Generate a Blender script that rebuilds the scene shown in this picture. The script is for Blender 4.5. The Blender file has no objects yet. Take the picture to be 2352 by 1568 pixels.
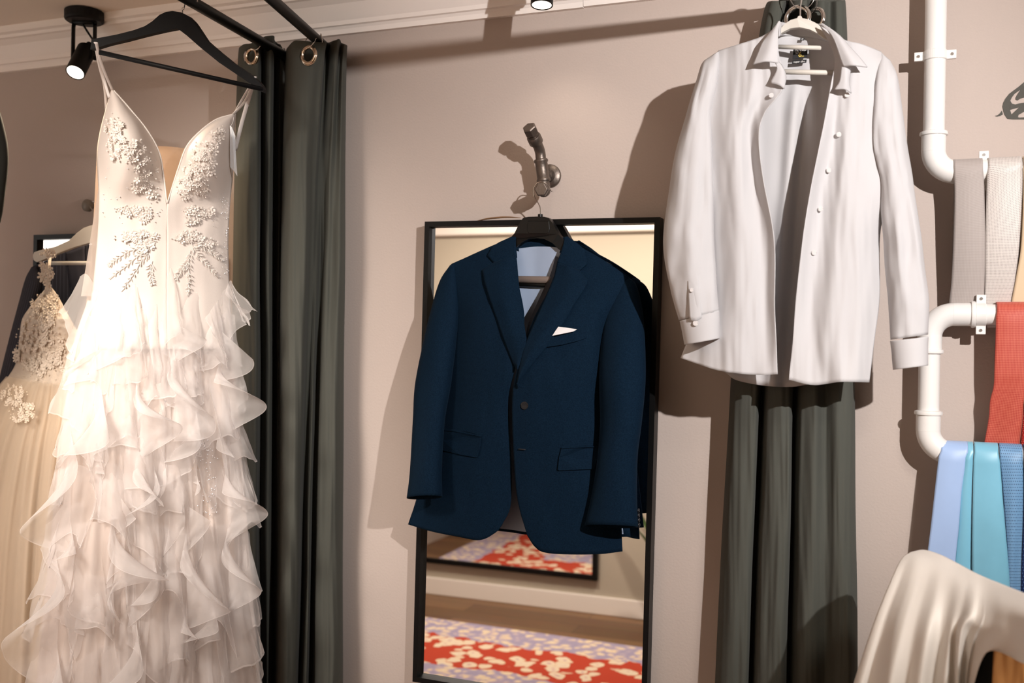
import bpy, bmesh, math, random
from mathutils import Vector, Matrix, noise
random.seed(7)
PI = math.pi
SC = bpy.context.scene
COL = SC.collection

# ------------------------------------------------------------------ camera
W, H = 2352, 1568
FP = 2352 * 35 / 36.0
YAW, ROLL = math.radians(21.5), math.radians(1.0)
CAM = Vector((0, -2.25, 1.6))
FWD = Vector((-math.sin(YAW), math.cos(YAW), 0))
R0 = Vector((math.cos(YAW), math.sin(YAW), 0))
U0 = Vector((0, 0, 1))
RT = R0 * math.cos(ROLL) + U0 * math.sin(ROLL)
UP = U0 * math.cos(ROLL) - R0 * math.sin(ROLL)

def ray(px, py):
    return FWD + RT * ((px - 1176) / FP) + UP * ((784 - py) / FP)

def P(px, py, d):
    """point of the room that stands d metres in front of the back wall (wall is Y = 0)"""
    r = ray(px, py)
    return CAM + r * ((-d - CAM.y) / r.y)

def PZ(px, py, z):
    r = ray(px, py)
    return CAM + r * ((z - CAM.z) / r.z)

cam_data = bpy.data.cameras.new('camera')
cam = bpy.data.objects.new('camera', cam_data)
COL.objects.link(cam)
M3 = Matrix((RT, UP, -FWD)).transposed()
cam.matrix_world = Matrix.Translation(CAM) @ M3.to_4x4()
cam_data.sensor_width = 36
cam_data.lens = 35
cam_data.clip_start = 0.02
cam_data.dof.use_dof = True
cam_data.dof.focus_distance = 2.2
cam_data.dof.aperture_fstop = 3.2
SC.camera = cam
SC.view_settings.view_transform = 'Standard'
SC.view_settings.look = 'None'
SC.view_settings.gamma = 1
SC.view_settings.use_curve_mapping = False
SC.view_settings.exposure = 0.0
SC.cycles.transparent_max_bounces = 24
SC.cycles.max_bounces = 9
SC.cycles.diffuse_bounces = 4
SC.cycles.transmission_bounces = 8

# ------------------------------------------------------------------ materials
def lin(r, g, b):
    f = lambda c: (c / 255 / 12.92) if c / 255 <= 0.04045 else ((c / 255 + 0.055) / 1.055) ** 2.4
    return (f(r), f(g), f(b), 1)

def newmat(name):
    m = bpy.data.materials.new(name)
    m.use_nodes = True
    nt = m.node_tree
    b = nt.nodes['Principled BSDF']
    return m, nt, b

def N(nt, typ, **kw):
    n = nt.nodes.new(typ)
    for k, v in kw.items():
        if k.startswith('in_'):
            n.inputs[k[3:].replace('_', ' ')].default_value = v
        else:
            setattr(n, k, v)
    return n

def mat(name, col, rough=0.6, metal=0.0, spec=0.5, bump=0.0, bscale=200.0, vary=0.0, vscale=4.0, sheen=0.0, coat=0.0, emit=None, es=0, coord='Object', trans=0.0):
    m, nt, b = newmat(name)
    b.inputs['Base Color'].default_value = col
    b.inputs['Roughness'].default_value = rough
    b.inputs['Metallic'].default_value = metal
    b.inputs['Specular IOR Level'].default_value = spec
    b.inputs['Sheen Weight'].default_value = sheen
    b.inputs['Coat Weight'].default_value = coat
    tc = N(nt, 'ShaderNodeTexCoord')
    if vary > 0:
        nz = N(nt, 'ShaderNodeTexNoise'); nz.inputs['Scale'].default_value = vscale; nz.inputs['Detail'].default_value = 4
        nt.links.new(tc.outputs[coord], nz.inputs['Vector'])
        mr = N(nt, 'ShaderNodeMapRange'); mr.inputs['To Min'].default_value = 1 - vary; mr.inputs['To Max'].default_value = 1 + vary
        nt.links.new(nz.outputs['Fac'], mr.inputs['Value'])
        mx = N(nt, 'ShaderNodeMix', data_type='RGBA', blend_type='MULTIPLY')
        mx.inputs['Factor'].default_value = 1
        mx.inputs['A'].default_value = col
        nt.links.new(mr.outputs['Result'], mx.inputs['B'])
        nt.links.new(mx.outputs['Result'], b.inputs['Base Color'])
    if bump > 0:
        nb = N(nt, 'ShaderNodeTexNoise'); nb.inputs['Scale'].default_value = bscale; nb.inputs['Detail'].default_value = 3
        nt.links.new(tc.outputs[coord], nb.inputs['Vector'])
        bp = N(nt, 'ShaderNodeBump'); bp.inputs['Strength'].default_value = bump; bp.inputs['Distance'].default_value = 0.002
        nt.links.new(nb.outputs['Fac'], bp.inputs['Height'])
        nt.links.new(bp.outputs['Normal'], b.inputs['Normal'])
    if emit:
        b.inputs['Emission Color'].default_value = emit
        b.inputs['Emission Strength'].default_value = es
    if trans > 0:      # light passing through thin cloth
        out = nt.nodes['Material Output']
        tr = N(nt, 'ShaderNodeBsdfTranslucent'); tr.inputs['Color'].default_value = col
        ms = N(nt, 'ShaderNodeMixShader'); ms.inputs['Fac'].default_value = trans
        nt.links.new(b.outputs[0], ms.inputs[1]); nt.links.new(tr.outputs[0], ms.inputs[2])
        nt.links.new(ms.outputs[0], out.inputs['Surface'])
    return m

def sheer(name, col, opacity, hem=None, translucency=0.5, weave=False, rough=0.5):
    """thin see-through cloth: part of the light goes straight through, the hem (UV v near 1) is doubled"""
    m, nt, b = newmat(name)
    b.inputs['Base Color'].default_value = col
    b.inputs['Roughness'].default_value = rough
    b.inputs['Specular IOR Level'].default_value = 0.3
    out = nt.nodes['Material Output']
    tl = N(nt, 'ShaderNodeBsdfTranslucent'); tl.inputs['Color'].default_value = col
    m1 = N(nt, 'ShaderNodeMixShader'); m1.inputs['Fac'].default_value = translucency
    nt.links.new(b.outputs[0], m1.inputs[1]); nt.links.new(tl.outputs[0], m1.inputs[2])
    tp = N(nt, 'ShaderNodeBsdfTransparent')
    m2 = N(nt, 'ShaderNodeMixShader'); m2.inputs['Fac'].default_value = opacity
    nt.links.new(tp.outputs[0], m2.inputs[1]); nt.links.new(m1.outputs[0], m2.inputs[2])
    nt.links.new(m2.outputs[0], out.inputs['Surface'])
    # denser when seen edge-on, as woven gauze is
    lw = N(nt, 'ShaderNodeLayerWeight'); lw.inputs['Blend'].default_value = 0.35
    ma = N(nt, 'ShaderNodeMapRange'); ma.inputs['To Min'].default_value = opacity; ma.inputs['To Max'].default_value = min(1, opacity + 0.35)
    nt.links.new(lw.outputs['Facing'], ma.inputs['Value'])
    src = ma.outputs['Result']
    if hem:
        tc = N(nt, 'ShaderNodeTexCoord'); sp = N(nt, 'ShaderNodeSeparateXYZ')
        nt.links.new(tc.outputs['UV'], sp.inputs[0])
        gt = N(nt, 'ShaderNodeMath', operation='GREATER_THAN'); gt.inputs[1].default_value = hem
        nt.links.new(sp.outputs['Y'], gt.inputs[0])
        ad = N(nt, 'ShaderNodeMath', operation='MULTIPLY_ADD', use_clamp=True); ad.inputs[1].default_value = 0.18
        nt.links.new(gt.outputs[0], ad.inputs[0]); nt.links.new(src, ad.inputs[2])
        src = ad.outputs[0]
    nt.links.new(src, m2.inputs['Fac'])
    return m

# ------------------------------------------------------------------ objects
def finish(bm, name, m, parent=None, smooth=True, solid=0.0, bevel=0.0, subsurf=0, offset=-1):
    me = bpy.data.meshes.new(name)
    bmesh.ops.recalc_face_normals(bm, faces=bm.faces[:])
    bm.to_mesh(me); bm.free()
    o = bpy.data.objects.new(name, me)
    COL.objects.link(o)
    for mm in (m if isinstance(m, (list, tuple)) else [m]):
        me.materials.append(mm)
    if smooth:
        for p in me.polygons: p.use_smooth = True
        if name in ('pipe', 'elbow', 'clamp', 'ceiling_plate', 'lamp_head', 'lens', 'tee', 'nipple', 'flange', 'plug', 'button', 'knob', 'coat_peg', 'hook_socket', 'pot', 'screw'): me.set_sharp_from_angle(angle=math.radians(42))
    if solid:
        s = o.modifiers.new('solid', 'SOLIDIFY'); s.thickness = solid; s.offset = offset
    if bevel:
        s = o.modifiers.new('bevel', 'BEVEL'); s.width = bevel; s.segments = 2; s.limit_method = 'ANGLE'; s.angle_limit = math.radians(40)
    if subsurf:
        s = o.modifiers.new('sub', 'SUBSURF'); s.levels = subsurf; s.render_levels = subsurf
    if parent:
        o.parent = parent
        o.matrix_parent_inverse = Matrix.Translation(-parent.location)
    return o

def thing(name, label, cat, loc, group=None):
    o = bpy.data.objects.new(name, None)
    COL.objects.link(o)
    o.empty_display_size = 0.05
    o.location = loc
    o['label'] = label; o['category'] = cat
    if group: o['group'] = group
    return o

def tag(o, label, cat, group=None):
    o['label'] = label; o['category'] = cat
    if group: o['group'] = group
    return o

def struct(o):
    o['kind'] = 'structure'
    return o

# ------------------------------------------------------------------ mesh builders
def cr(p0, p1, p2, p3, t):
    return tuple(0.5 * ((2 * b) + (-a + c) * t + (2 * a - 5 * b + 4 * c - d) * t * t + (-a + 3 * b - 3 * c + d) * t ** 3) for a, b, c, d in zip(p0, p1, p2, p3))

def spline(pts, n, closed=False):
    """n points along a Catmull-Rom curve"""
    k = len(pts)
    out = []
    for i in range(n):
        if closed:
            s = i / n * k
        else:
            s = i / (n - 1) * (k - 1)
        j = int(s)
        if not closed and j >= k - 1: j = k - 2
        t = s - j
        if closed:
            out.append(cr(pts[(j - 1) % k], pts[j % k], pts[(j + 1) % k], pts[(j + 2) % k], t))
        else:
            a = pts[max(j - 1, 0)] if j > 0 else tuple(2 * x - y for x, y in zip(pts[0], pts[1]))
            e = pts[j + 2] if j + 2 < k else tuple(2 * x - y for x, y in zip(pts[-1], pts[-2]))
            out.append(cr(a, pts[j], pts[j + 1], e, t))
    return out

def lerp_rows(pts, n):
    k = len(pts); out = []
    for i in range(n):
        s = i / (n - 1) * (k - 1); j = min(int(s), k - 2); t = s - j
        out.append(tuple(a + (b - a) * t for a, b in zip(pts[j], pts[j + 1])))
    return out

def grid_pts(rows, nu, nv, linear_v=False, linear_u=False):
    rr = [(lerp_rows if linear_u else spline)(list(r), nu) for r in rows]
    cols = []
    for i in range(nu):
        cols.append((lerp_rows if linear_v else spline)([r[i] for r in rr], nv))
    return cols      # cols[u][v] = (px, py, d)

def grid_bm(rows, nu, nv, disp=None, bm=None, mapf=None, **kw):
    """cloth panel through rows of control points (px, py, d)"""
    cols = grid_pts(rows, nu, nv, **kw)
    bm = bm or bmesh.new()
    uvl = bm.loops.layers.uv.verify()
    vs = []
    for i in range(nu):
        c = []
        for j in range(nv):
            x, y, d = cols[i][j]
            if disp:
                dx, dy, dd = disp(i / (nu - 1), j / (nv - 1), x, y)
                x += dx; y += dy; d += dd
            c.append(bm.verts.new((mapf or P)(x, y, d)))
        vs.append(c)
    for i in range(nu - 1):
        for j in range(nv - 1):
            f = bm.faces.new((vs[i][j], vs[i + 1][j], vs[i + 1][j + 1], vs[i][j + 1]))
            for l, (a, b) in zip(f.loops, ((i, j), (i + 1, j), (i + 1, j + 1), (i, j + 1))):
                l[uvl].uv = (a / (nu - 1), b / (nv - 1))
    return bm

def tube_bm(sections, na=28, nv=40, disp=None, bm=None, power=1.0, caps=False):
    """sleeve-like tube: sections (xl, yl, xr, yr, d_centre, half_thickness)"""
    bm = bm or bmesh.new()
    uvl = bm.loops.layers.uv.verify()
    ss = spline(sections, nv)
    rings = []
    for j, (xl, yl, xr, yr, dc, th) in enumerate(ss):
        ring = []
        for i in range(na):
            a = 2 * PI * i / na
            c, s = math.cos(a), math.sin(a)
            c = math.copysign(abs(c) ** power, c); s = math.copysign(abs(s) ** power, s)
            w = (c + 1) / 2
            x, y, d = xl + (xr - xl) * w, yl + (yr - yl) * w, dc + th * s
            if disp:
                dx, dy, dd = disp(i / na, j / (nv - 1), x, y)
                x += dx; y += dy; d += dd
            ring.append(bm.verts.new(P(x, y, d)))
        rings.append(ring)
    for j in range(nv - 1):
        for i in range(na):
            k = (i + 1) % na
            f = bm.faces.new((rings[j][i], rings[j][k], rings[j + 1][k], rings[j + 1][i]))
            for l, (a, b) in zip(f.loops, ((i, j), (i + 1, j), (i + 1, j + 1), (i, j + 1))):
                l[uvl].uv = (a / na, b / (nv - 1))
    if caps:
        bm.faces.new(rings[0]); bm.faces.new(rings[-1][::-1])
    return bm

def slab_bm(outline, dfun, th, bm=None, wall_th=True):
    """flat piece cut to an outline (px, py); dfun(px, py) is the distance of its back face, th its thickness"""
    bm = bm or bmesh.new()
    bk = [bm.verts.new(P(x, y, dfun(x, y))) for x, y in outline]
    fr = [bm.verts.new(P(x, y, dfun(x, y)) + Vector((0, -th, 0))) for x, y in outline]
    n = len(outline)
    faces = [bm.faces.new(fr), bm.faces.new(bk[::-1])]
    for i in range(n):
        bm.faces.new((fr[i], bk[i], bk[(i + 1) % n], fr[(i + 1) % n]))
    bm.normal_update()
    bmesh.ops.triangulate(bm, faces=faces, quad_method='BEAUTY', ngon_method='EAR_CLIP')
    return bm

def sweep_bm(pts, rad, n=16, bm=None, caps=True, closed=False, flat=None):
    """round bar / wire / pipe along world points; rad is a number or one per point"""
    bm = bm or bmesh.new()
    pts = [Vector(p) for p in pts]
    k = len(pts)
    if not hasattr(rad, '__len__'): rad = [rad] * k
    rings = []
    prev = None
    for i, p in enumerate(pts):
        if closed:
            t = (pts[(i + 1) % k] - pts[(i - 1) % k])
        else:
            a_, b_ = i - 1, i + 1
            t = pts[min(b_, k - 1)] - pts[max(a_, 0)]
            while t.length < 1e-7 and (a_ > 0 or b_ < k - 1):      # doubled points at a sharp step
                a_ -= 1; b_ += 1
                t = pts[min(b_, k - 1)] - pts[max(a_, 0)]
        if t.length < 1e-9: t = Vector((0, 0, 1))
        t.normalize()
        if prev is None:
            a = Vector((0, 0, 1)) if abs(t.z) < 0.9 else Vector((1, 0, 0))
            u = t.cross(a).normalized()
        else:
            u = (prev - t * prev.dot(t)).normalized()
        prev = u
        v = t.cross(u)
        fu, fv = flat or (1, 1)
        rings.append([bm.verts.new(p + (u * math.cos(2 * PI * q / n) * fu + v * math.sin(2 * PI * q / n) * fv) * rad[i]) for q in range(n)])
    for i in range(k if closed else k - 1):
        A, B = rings[i], rings[(i + 1) % k]
        for q in range(n):
            bm.faces.new((A[q], A[(q + 1) % n], B[(q + 1) % n], B[q]))
    if caps and not closed:
        bm.faces.new(rings[0][::-1]); bm.faces.new(rings[-1])
    return bm

def wspline(pts, n):
    return [Vector(p) for p in spline([tuple(p) for p in pts], n)]

def ring_bm(c, nrm, R, r, n=36, m=10, bm=None, sx=1.0):
    nrm = Vector(nrm).normalized()
    a = Vector((0, 0, 1)) if abs(nrm.z) < 0.9 else Vector((1, 0, 0))
    u = nrm.cross(a).normalized(); v = nrm.cross(u)
    return sweep_bm([Vector(c) + (u * math.cos(2 * PI * i / n) * sx + v * math.sin(2 * PI * i / n)) * R for i in range(n)], r, m, bm, closed=True)

def box_bm(lo, hi, bm=None):
    bm = bm or bmesh.new()
    x0, y0, z0 = lo; x1, y1, z1 = hi
    v = [bm.verts.new(c) for c in ((x0, y0, z0), (x1, y0, z0), (x1, y1, z0), (x0, y1, z0), (x0, y0, z1), (x1, y0, z1), (x1, y1, z1), (x0, y1, z1))]
    for f in ((0, 3, 2, 1), (4, 5, 6, 7), (0, 1, 5, 4), (1, 2, 6, 5), (2, 3, 7, 6), (3, 0, 4, 7)):
        bm.faces.new([v[i] for i in f])
    return bm

def profile_bm(prof, x0, x1, bm=None):
    """moulding: prof is a closed list of (y, z), run along X"""
    bm = bm or bmesh.new()
    A = [bm.verts.new((x0, y, z)) for y, z in prof]; B = [bm.verts.new((x1, y, z)) for y, z in prof]
    n = len(prof)
    for i in range(n):
        bm.faces.new((A[i], A[(i + 1) % n], B[(i + 1) % n], B[i]))
    bm.faces.new(A[::-1]); bm.faces.new(B)
    return bm

def ico(bm, c, r, sub=1, scale=(1, 1, 1)):
    g = bmesh.ops.create_icosphere(bm, subdivisions=sub, radius=r)
    for v in g['verts']:
        v.co = Vector((v.co.x * scale[0], v.co.y * scale[1], v.co.z * scale[2])) + Vector(c)

def text_obj(s, size, origin, xdir, ydir, m, parent, name='lettering'):
    cu = bpy.data.curves.new(name, 'FONT')
    cu.body = s; cu.size = size; cu.align_x = 'CENTER'; cu.align_y = 'CENTER'; cu.extrude = 0.0002
    t = bpy.data.objects.new(name, cu)
    COL.objects.link(t)
    bpy.context.view_layer.update()
    me = bpy.data.meshes.new_from_object(t.evaluated_get(bpy.context.evaluated_depsgraph_get()))
    bpy.data.objects.remove(t)
    o = bpy.data.objects.new(name, me)
    COL.objects.link(o)
    me.materials.clear(); me.materials.append(m)
    x = Vector(xdir).normalized(); z = x.cross(Vector(ydir)).normalized(); y = z.cross(x)
    mw = Matrix.Translation(origin) @ Matrix((x, y, z)).transposed().to_4x4()
    me.transform(mw)
    if parent:
        o.parent = parent
        o.matrix_parent_inverse = Matrix.Translation(-parent.location)
    return o

def fbm(x, y, z=0.0):
    return noise.noise(Vector((x, y, z)))

# ------------------------------------------------------------------ palette
M_wall = mat('painted_wall', (0.50, 0.42, 0.375, 1), 0.85, bump=0.25, bscale=180, vary=0.04, vscale=3)
M_ceil = mat('painted_ceiling', (0.92, 0.81, 0.71, 1), 0.8, bump=0.1, bscale=120)
M_trim = mat('white_painted_trim', (0.95, 0.88, 0.83, 1), 0.5)
M_blackw = mat('black_painted_wood', (0.005, 0.005, 0.0055, 1), 0.55, spec=.22, bump=0.08, bscale=300)
M_blackrod = mat('black_powder_coat', (0.005, 0.0055, 0.0055, 1), 0.42, spec=.25)
M_frame = mat('black_frame', (0.0035, 0.0035, 0.0035, 1), 0.42, spec=.2)
M_chrome = mat('chrome', (0.75, 0.73, 0.70, 1), 0.12, 1.0)
M_wire = mat('steel_wire', (0.70, 0.68, 0.65, 1), 0.2, 1.0)
M_brass = mat('warm_nickel', (0.72, 0.60, 0.47, 1), 0.18, 1.0)
M_iron = mat('bare_iron', (0.17, 0.14, 0.12, 1), 0.42, 0.85, bump=0.25, bscale=160, vary=0.25, vscale=40)
M_curt = mat('dark_olive_cloth', (0.074, 0.076, 0.065, 1), 0.95, spec=.08, sheen=0.05, bump=0.15, bscale=700, vary=0.08, vscale=9)
M_white = mat('white_cotton', (0.66, 0.645, 0.65, 1), 0.85, bump=0.08, bscale=900, trans=0.22, spec=0.2)
M_btn = mat('pearl_button', (0.66, 0.63, 0.62, 1), 0.3)
M_cream = mat('cream_plastic', (0.70, 0.65, 0.56, 1), 0.4)
M_velvet = mat('cream_hanger', (0.60, 0.56, 0.50, 1), 0.55)
M_pvc = mat('white_plastic_pipe', (0.80, 0.775, 0.745, 1), 0.3, coat=0.2)
M_mirror = mat('mirror_glass', (0.90, 0.90, 0.89, 1), 0.0, 1.0)

# ------------------------------------------------------------------ the room
XL, XR, YB, ZC = -3.45, 2.6, -3.48, 2.5
struct(finish(box_bm((XL - .1, 0, -.1), (XR + .1, .1, ZC + .1)), 'wall_back', M_wall, smooth=False))
struct(finish(box_bm((XL - .1, YB - .1, -.1), (XR + .1, YB, ZC + .1)), 'wall_front', mat('opposite_wall', (0.50, 0.44, 0.36, 1), 0.85, bump=0.2, bscale=180), smooth=False))
struct(finish(box_bm((XL - .1, YB, -.1), (XL, 0, ZC + .1)), 'wall_left', M_wall, smooth=False))
struct(finish(box_bm((XR, YB, -.1), (XR + .1, 0, ZC + .1)), 'wall_right', M_wall, smooth=False))
struct(finish(box_bm((XL, YB, ZC), (XR, 0, ZC + .1)), 'ceiling', M_ceil, smooth=False))

m, nt, b = newmat('wood_planks')
tc = N(nt, 'ShaderNodeTexCoord')
br = N(nt, 'ShaderNodeTexBrick'); br.offset = 0.4
br.inputs['Scale'].default_value = 1; br.inputs['Brick Width'].default_value = 1.2; br.inputs['Row Height'].default_value = 0.16; br.inputs['Mortar Size'].default_value = 0.002
br.inputs['Color1'].default_value = lin(150, 112, 76); br.inputs['Color2'].default_value = lin(112, 78, 50); br.inputs['Mortar'].default_value = lin(60, 40, 26)
nt.links.new(tc.outputs['Object'], br.inputs['Vector'])
mp = N(nt, 'ShaderNodeMapping'); mp.inputs['Scale'].default_value = (3, 40, 3)
nz = N(nt, 'ShaderNodeTexNoise'); nz.inputs['Scale'].default_value = 1.5; nz.inputs['Detail'].default_value = 6
nt.links.new(tc.outputs['Object'], mp.inputs[0]); nt.links.new(mp.outputs[0], nz.inputs['Vector'])
mx = N(nt, 'ShaderNodeMix', data_type='RGBA', blend_type='MULTIPLY'); mx.inputs['Factor'].default_value = 0.5
nt.links.new(br.outputs['Color'], mx.inputs['A']); nt.links.new(nz.outputs['Color'], mx.inputs['B'])
nt.links.new(mx.outputs['Result'], b.inputs['Base Color']); b.inputs['Roughness'].default_value = 0.45
struct(finish(box_bm((XL, YB, -.1), (XR, 0, 0)), 'floor', m, smooth=False))

# cornice with its steps, on the back wall
zb = 2.39
prof = [(0, zb), (-.012, zb), (-.014, zb + .012), (-.018, zb + .018), (-.024, zb + .020), (-.026, zb + .030), (-.030, zb + .036),
        (-.048, zb + .066), (-.062, zb + .078), (-.070, zb + .080), (-.072, zb + .088), (-.082, zb + .092), (-.084, zb + .11), (0, zb + .11)]
xj = P(1340, 22, .01).x
struct(finish(profile_bm(prof, XL, xj - .0006), 'trim_1', M_trim, smooth=False))
struct(finish(profile_bm([(y, z + .0015) for y, z in prof], xj + .0006, XR), 'trim_2', M_trim, smooth=False))
struct(finish(box_bm((XL, YB, 2.25), (XR, YB + .09, ZC)), 'trim_3', M_trim, smooth=False, bevel=.01))
struct(finish(box_bm((XL, YB, 0), (XR, YB + .018, .105)), 'baseboard_front', M_trim, smooth=False, bevel=.004))
struct(finish(box_bm((XL, -.018, 0), (XR, 0, .105)), 'baseboard_back', M_trim, smooth=False, bevel=.004))

# framed glowing panel added on the left wall to whiten the left mirror's reflection
wz0, wz1, wy0, wy1 = 1.45, 2.2, -1.75, -0.75
wf = bmesh.new()
for lo, hi in (((XL, wy0 - .05, wz0 - .05), (XL + .03, wy1 + .05, wz0)), ((XL, wy0 - .05, wz1), (XL + .03, wy1 + .05, wz1 + .05)),
               ((XL, wy0 - .05, wz0), (XL + .03, wy0, wz1)), ((XL, wy1, wz0), (XL + .03, wy1 + .05, wz1))):
    box_bm(lo, hi, wf)
panel_frame = struct(finish(wf, 'added_glow_frame', M_trim, smooth=False))
glow_panel = finish(box_bm((XL, wy0, wz0), (XL + .006, wy1, wz1)), 'glow_panel', mat('added_panel_glow', (0.9, 0.9, 0.9, 1), 0.4, emit=(1, 0.97, 0.92, 1), es=2.4), smooth=False)
glow_panel.parent = panel_frame

# ------------------------------------------------------------------ rug
m, nt, b = newmat('persian_rug')
tc = N(nt, 'ShaderNodeTexCoord'); sp = N(nt, 'ShaderNodeSeparateXYZ')
nt.links.new(tc.outputs['Object'], sp.inputs[0])
nzw = N(nt, 'ShaderNodeTexNoise'); nzw.inputs['Scale'].default_value = 9; nzw.inputs['Detail'].default_value = 2
nt.links.new(tc.outputs['Object'], nzw.inputs['Vector'])
va = N(nt, 'ShaderNodeVectorMath', operation='MULTIPLY_ADD'); va.inputs[1].default_value = (0.10, 0.10, 0)
nt.links.new(nzw.outputs['Color'], va.inputs[0]); nt.links.new(tc.outputs['Object'], va.inputs[2])
v1 = N(nt, 'ShaderNodeTexVoronoi'); v1.inputs['Scale'].default_value = 11.5
nt.links.new(va.outputs[0], v1.inputs['Vector'])
r1 = N(nt, 'ShaderNodeValToRGB')
e = r1.color_ramp.elements
e[0].position = 0.0; e[0].color = lin(160, 135, 172)
e[1].position = 0.56; e[1].color = lin(188, 62, 36)
for p_, c_ in ((0.12, lin(226, 190, 170)), (0.2, lin(232, 216, 194)), (0.42, lin(232, 208, 178)), (0.47, lin(188, 62, 36))):
    q = e.new(p_); q.color = c_
r1.color_ramp.interpolation = 'LINEAR'
nt.links.new(v1.outputs['Distance'], r1.inputs['Fac'])
v2 = N(nt, 'ShaderNodeTexVoronoi'); v2.inputs['Scale'].default_value = 19
nt.links.new(va.outputs[0], v2.inputs['Vector'])
r2 = N(nt, 'ShaderNodeValToRGB'); e = r2.color_ramp.elements
e[0].position = 0.0; e[0].color = lin(205, 120, 90)
e[1].position = 0.62; e[1].color = lin(165, 155, 182)
for p_, c_ in ((0.12, lin(232, 218, 192)), (0.34, lin(230, 206, 176)), (0.46, lin(190, 172, 186))):
    q = e.new(p_); q.color = c_
nt.links.new(v2.outputs['Distance'], r2.inputs['Fac'])
# border / field / centre by distance from the rug's edge
ab = N(nt, 'ShaderNodeMath', operation='ABSOLUTE'); nt.links.new(sp.outputs['Y'], ab.inputs[0])
ab2 = N(nt, 'ShaderNodeMath', operation='ABSOLUTE'); nt.links.new(sp.outputs['X'], ab2.inputs[0])
sx = N(nt, 'ShaderNodeMath', operation='SUBTRACT'); sx.inputs[0].default_value = 1.2; nt.links.new(ab2.outputs[0], sx.inputs[1])
sy = N(nt, 'ShaderNodeMath', operation='SUBTRACT'); sy.inputs[0].default_value = 0.975; nt.links.new(ab.outputs[0], sy.inputs[1])
mn = N(nt, 'ShaderNodeMath', operation='MINIMUM'); nt.links.new(sx.outputs[0], mn.inputs[0]); nt.links.new(sy.outputs[0], mn.inputs[1])
wob = N(nt, 'ShaderNodeMath', operation='MULTIPLY_ADD'); wob.inputs[1].default_value = 0.16
nt.links.new(nzw.outputs['Fac'], wob.inputs[0]); nt.links.new(mn.outputs[0], wob.inputs[2])
rb = N(nt, 'ShaderNodeValToRGB'); rb.color_ramp.interpolation = 'CONSTANT'; e = rb.color_ramp.elements
e[0].position = 0; e[0].color = (0, 0, 0, 1); e[1].position = 0.36; e[1].color = (1, 1, 1, 1)
q = e.new(0.78); q.color = (0, 0, 0, 1)
nt.links.new(wob.outputs[0], rb.inputs['Fac'])
mx = N(nt, 'ShaderNodeMix', data_type='RGBA')
nt.links.new(rb.outputs['Color'], mx.inputs['Factor']); nt.links.new(r2.outputs['Color'], mx.inputs['A']); nt.links.new(r1.outputs['Color'], mx.inputs['B'])
nt.links.new(mx.outputs['Result'], b.inputs['Base Color']); b.inputs['Roughness'].default_value = 0.95
rug = finish(box_bm((-1.2, -.975, 0), (1.2, .975, .012)), 'rug', m, smooth=False, bevel=.004)
rug.location = (-1.95, -1.955, 0.001); rug.rotation_euler.z = math.radians(1.5)
tag(rug, 'red and cream floral rug with lavender border on the wood floor, seen in the mirror', 'rug')

# ------------------------------------------------------------------ framed mirrors
def mirror(name, label, X0, X1, Z0, Z1, dback, depth, rail, face=1, y0=0.0, rotY=0.0, tiltX=0.0, group=None):
    """wall mirror with a deep black frame; face=+1 hangs on the back wall, -1 on the opposite wall"""
    cx, cz = (X0 + X1) / 2, (Z0 + Z1) / 2
    hw, hh = (X1 - X0) / 2, (Z1 - Z0) / 2
    t = thing(name, label, 'mirror', (cx, y0, cz))
    s = -face
    fr = bmesh.new()
    yb, yf = s * dback, s * (dback + depth)
    for lo, hi in (((-hw, 0, hh - rail), (hw, 0, hh)), ((-hw, 0, -hh), (hw, 0, -hh + rail)), ((-hw, 0, -hh + rail), (-hw + rail, 0, hh - rail)), ((hw - rail, 0, -hh + rail), (hw, 0, hh - rail))):
        box_bm((lo[0], min(yb, yf), lo[2]), (hi[0], max(yb, yf), hi[2]), fr)
    f = finish(fr, 'frame', M_frame, smooth=False); f.parent = t
    bk = box_bm((-hw + rail * .5, min(yb, yb + s * .004), -hh + rail * .5), (hw - rail * .5, max(yb, yb + s * .004), hh - rail * .5))
    g = finish(bk, 'glass', M_mirror, smooth=False); g.parent = t
    g.location.y = s * .014
    t.rotation_euler = (tiltX, rotY, 0)
    return t
mirror('wall_mirror', 'tall black framed mirror behind the navy suit jacket, reflecting the rug', -1.112, -0.522, 0.752, 1.889, .008, .036, .0125, 1, rotY=math.radians(0.6), tiltX=math.radians(-0.0))
mirror('wall_mirror', 'black framed mirror behind the lace dress and dark pinstriped jacket', P(82, 540, .03).x, P(82, 540, .03).x + .62, 0.75, P(82, 540, .03).z, .008, .03, .014, 1)
mirror('wall_mirror', 'wide black framed mirror on opposite wall, seen as a reflection below the navy jacket', -3.2, -1.66, 0.20, 1.75, .008, .03, .03, -1, y0=YB)

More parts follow.
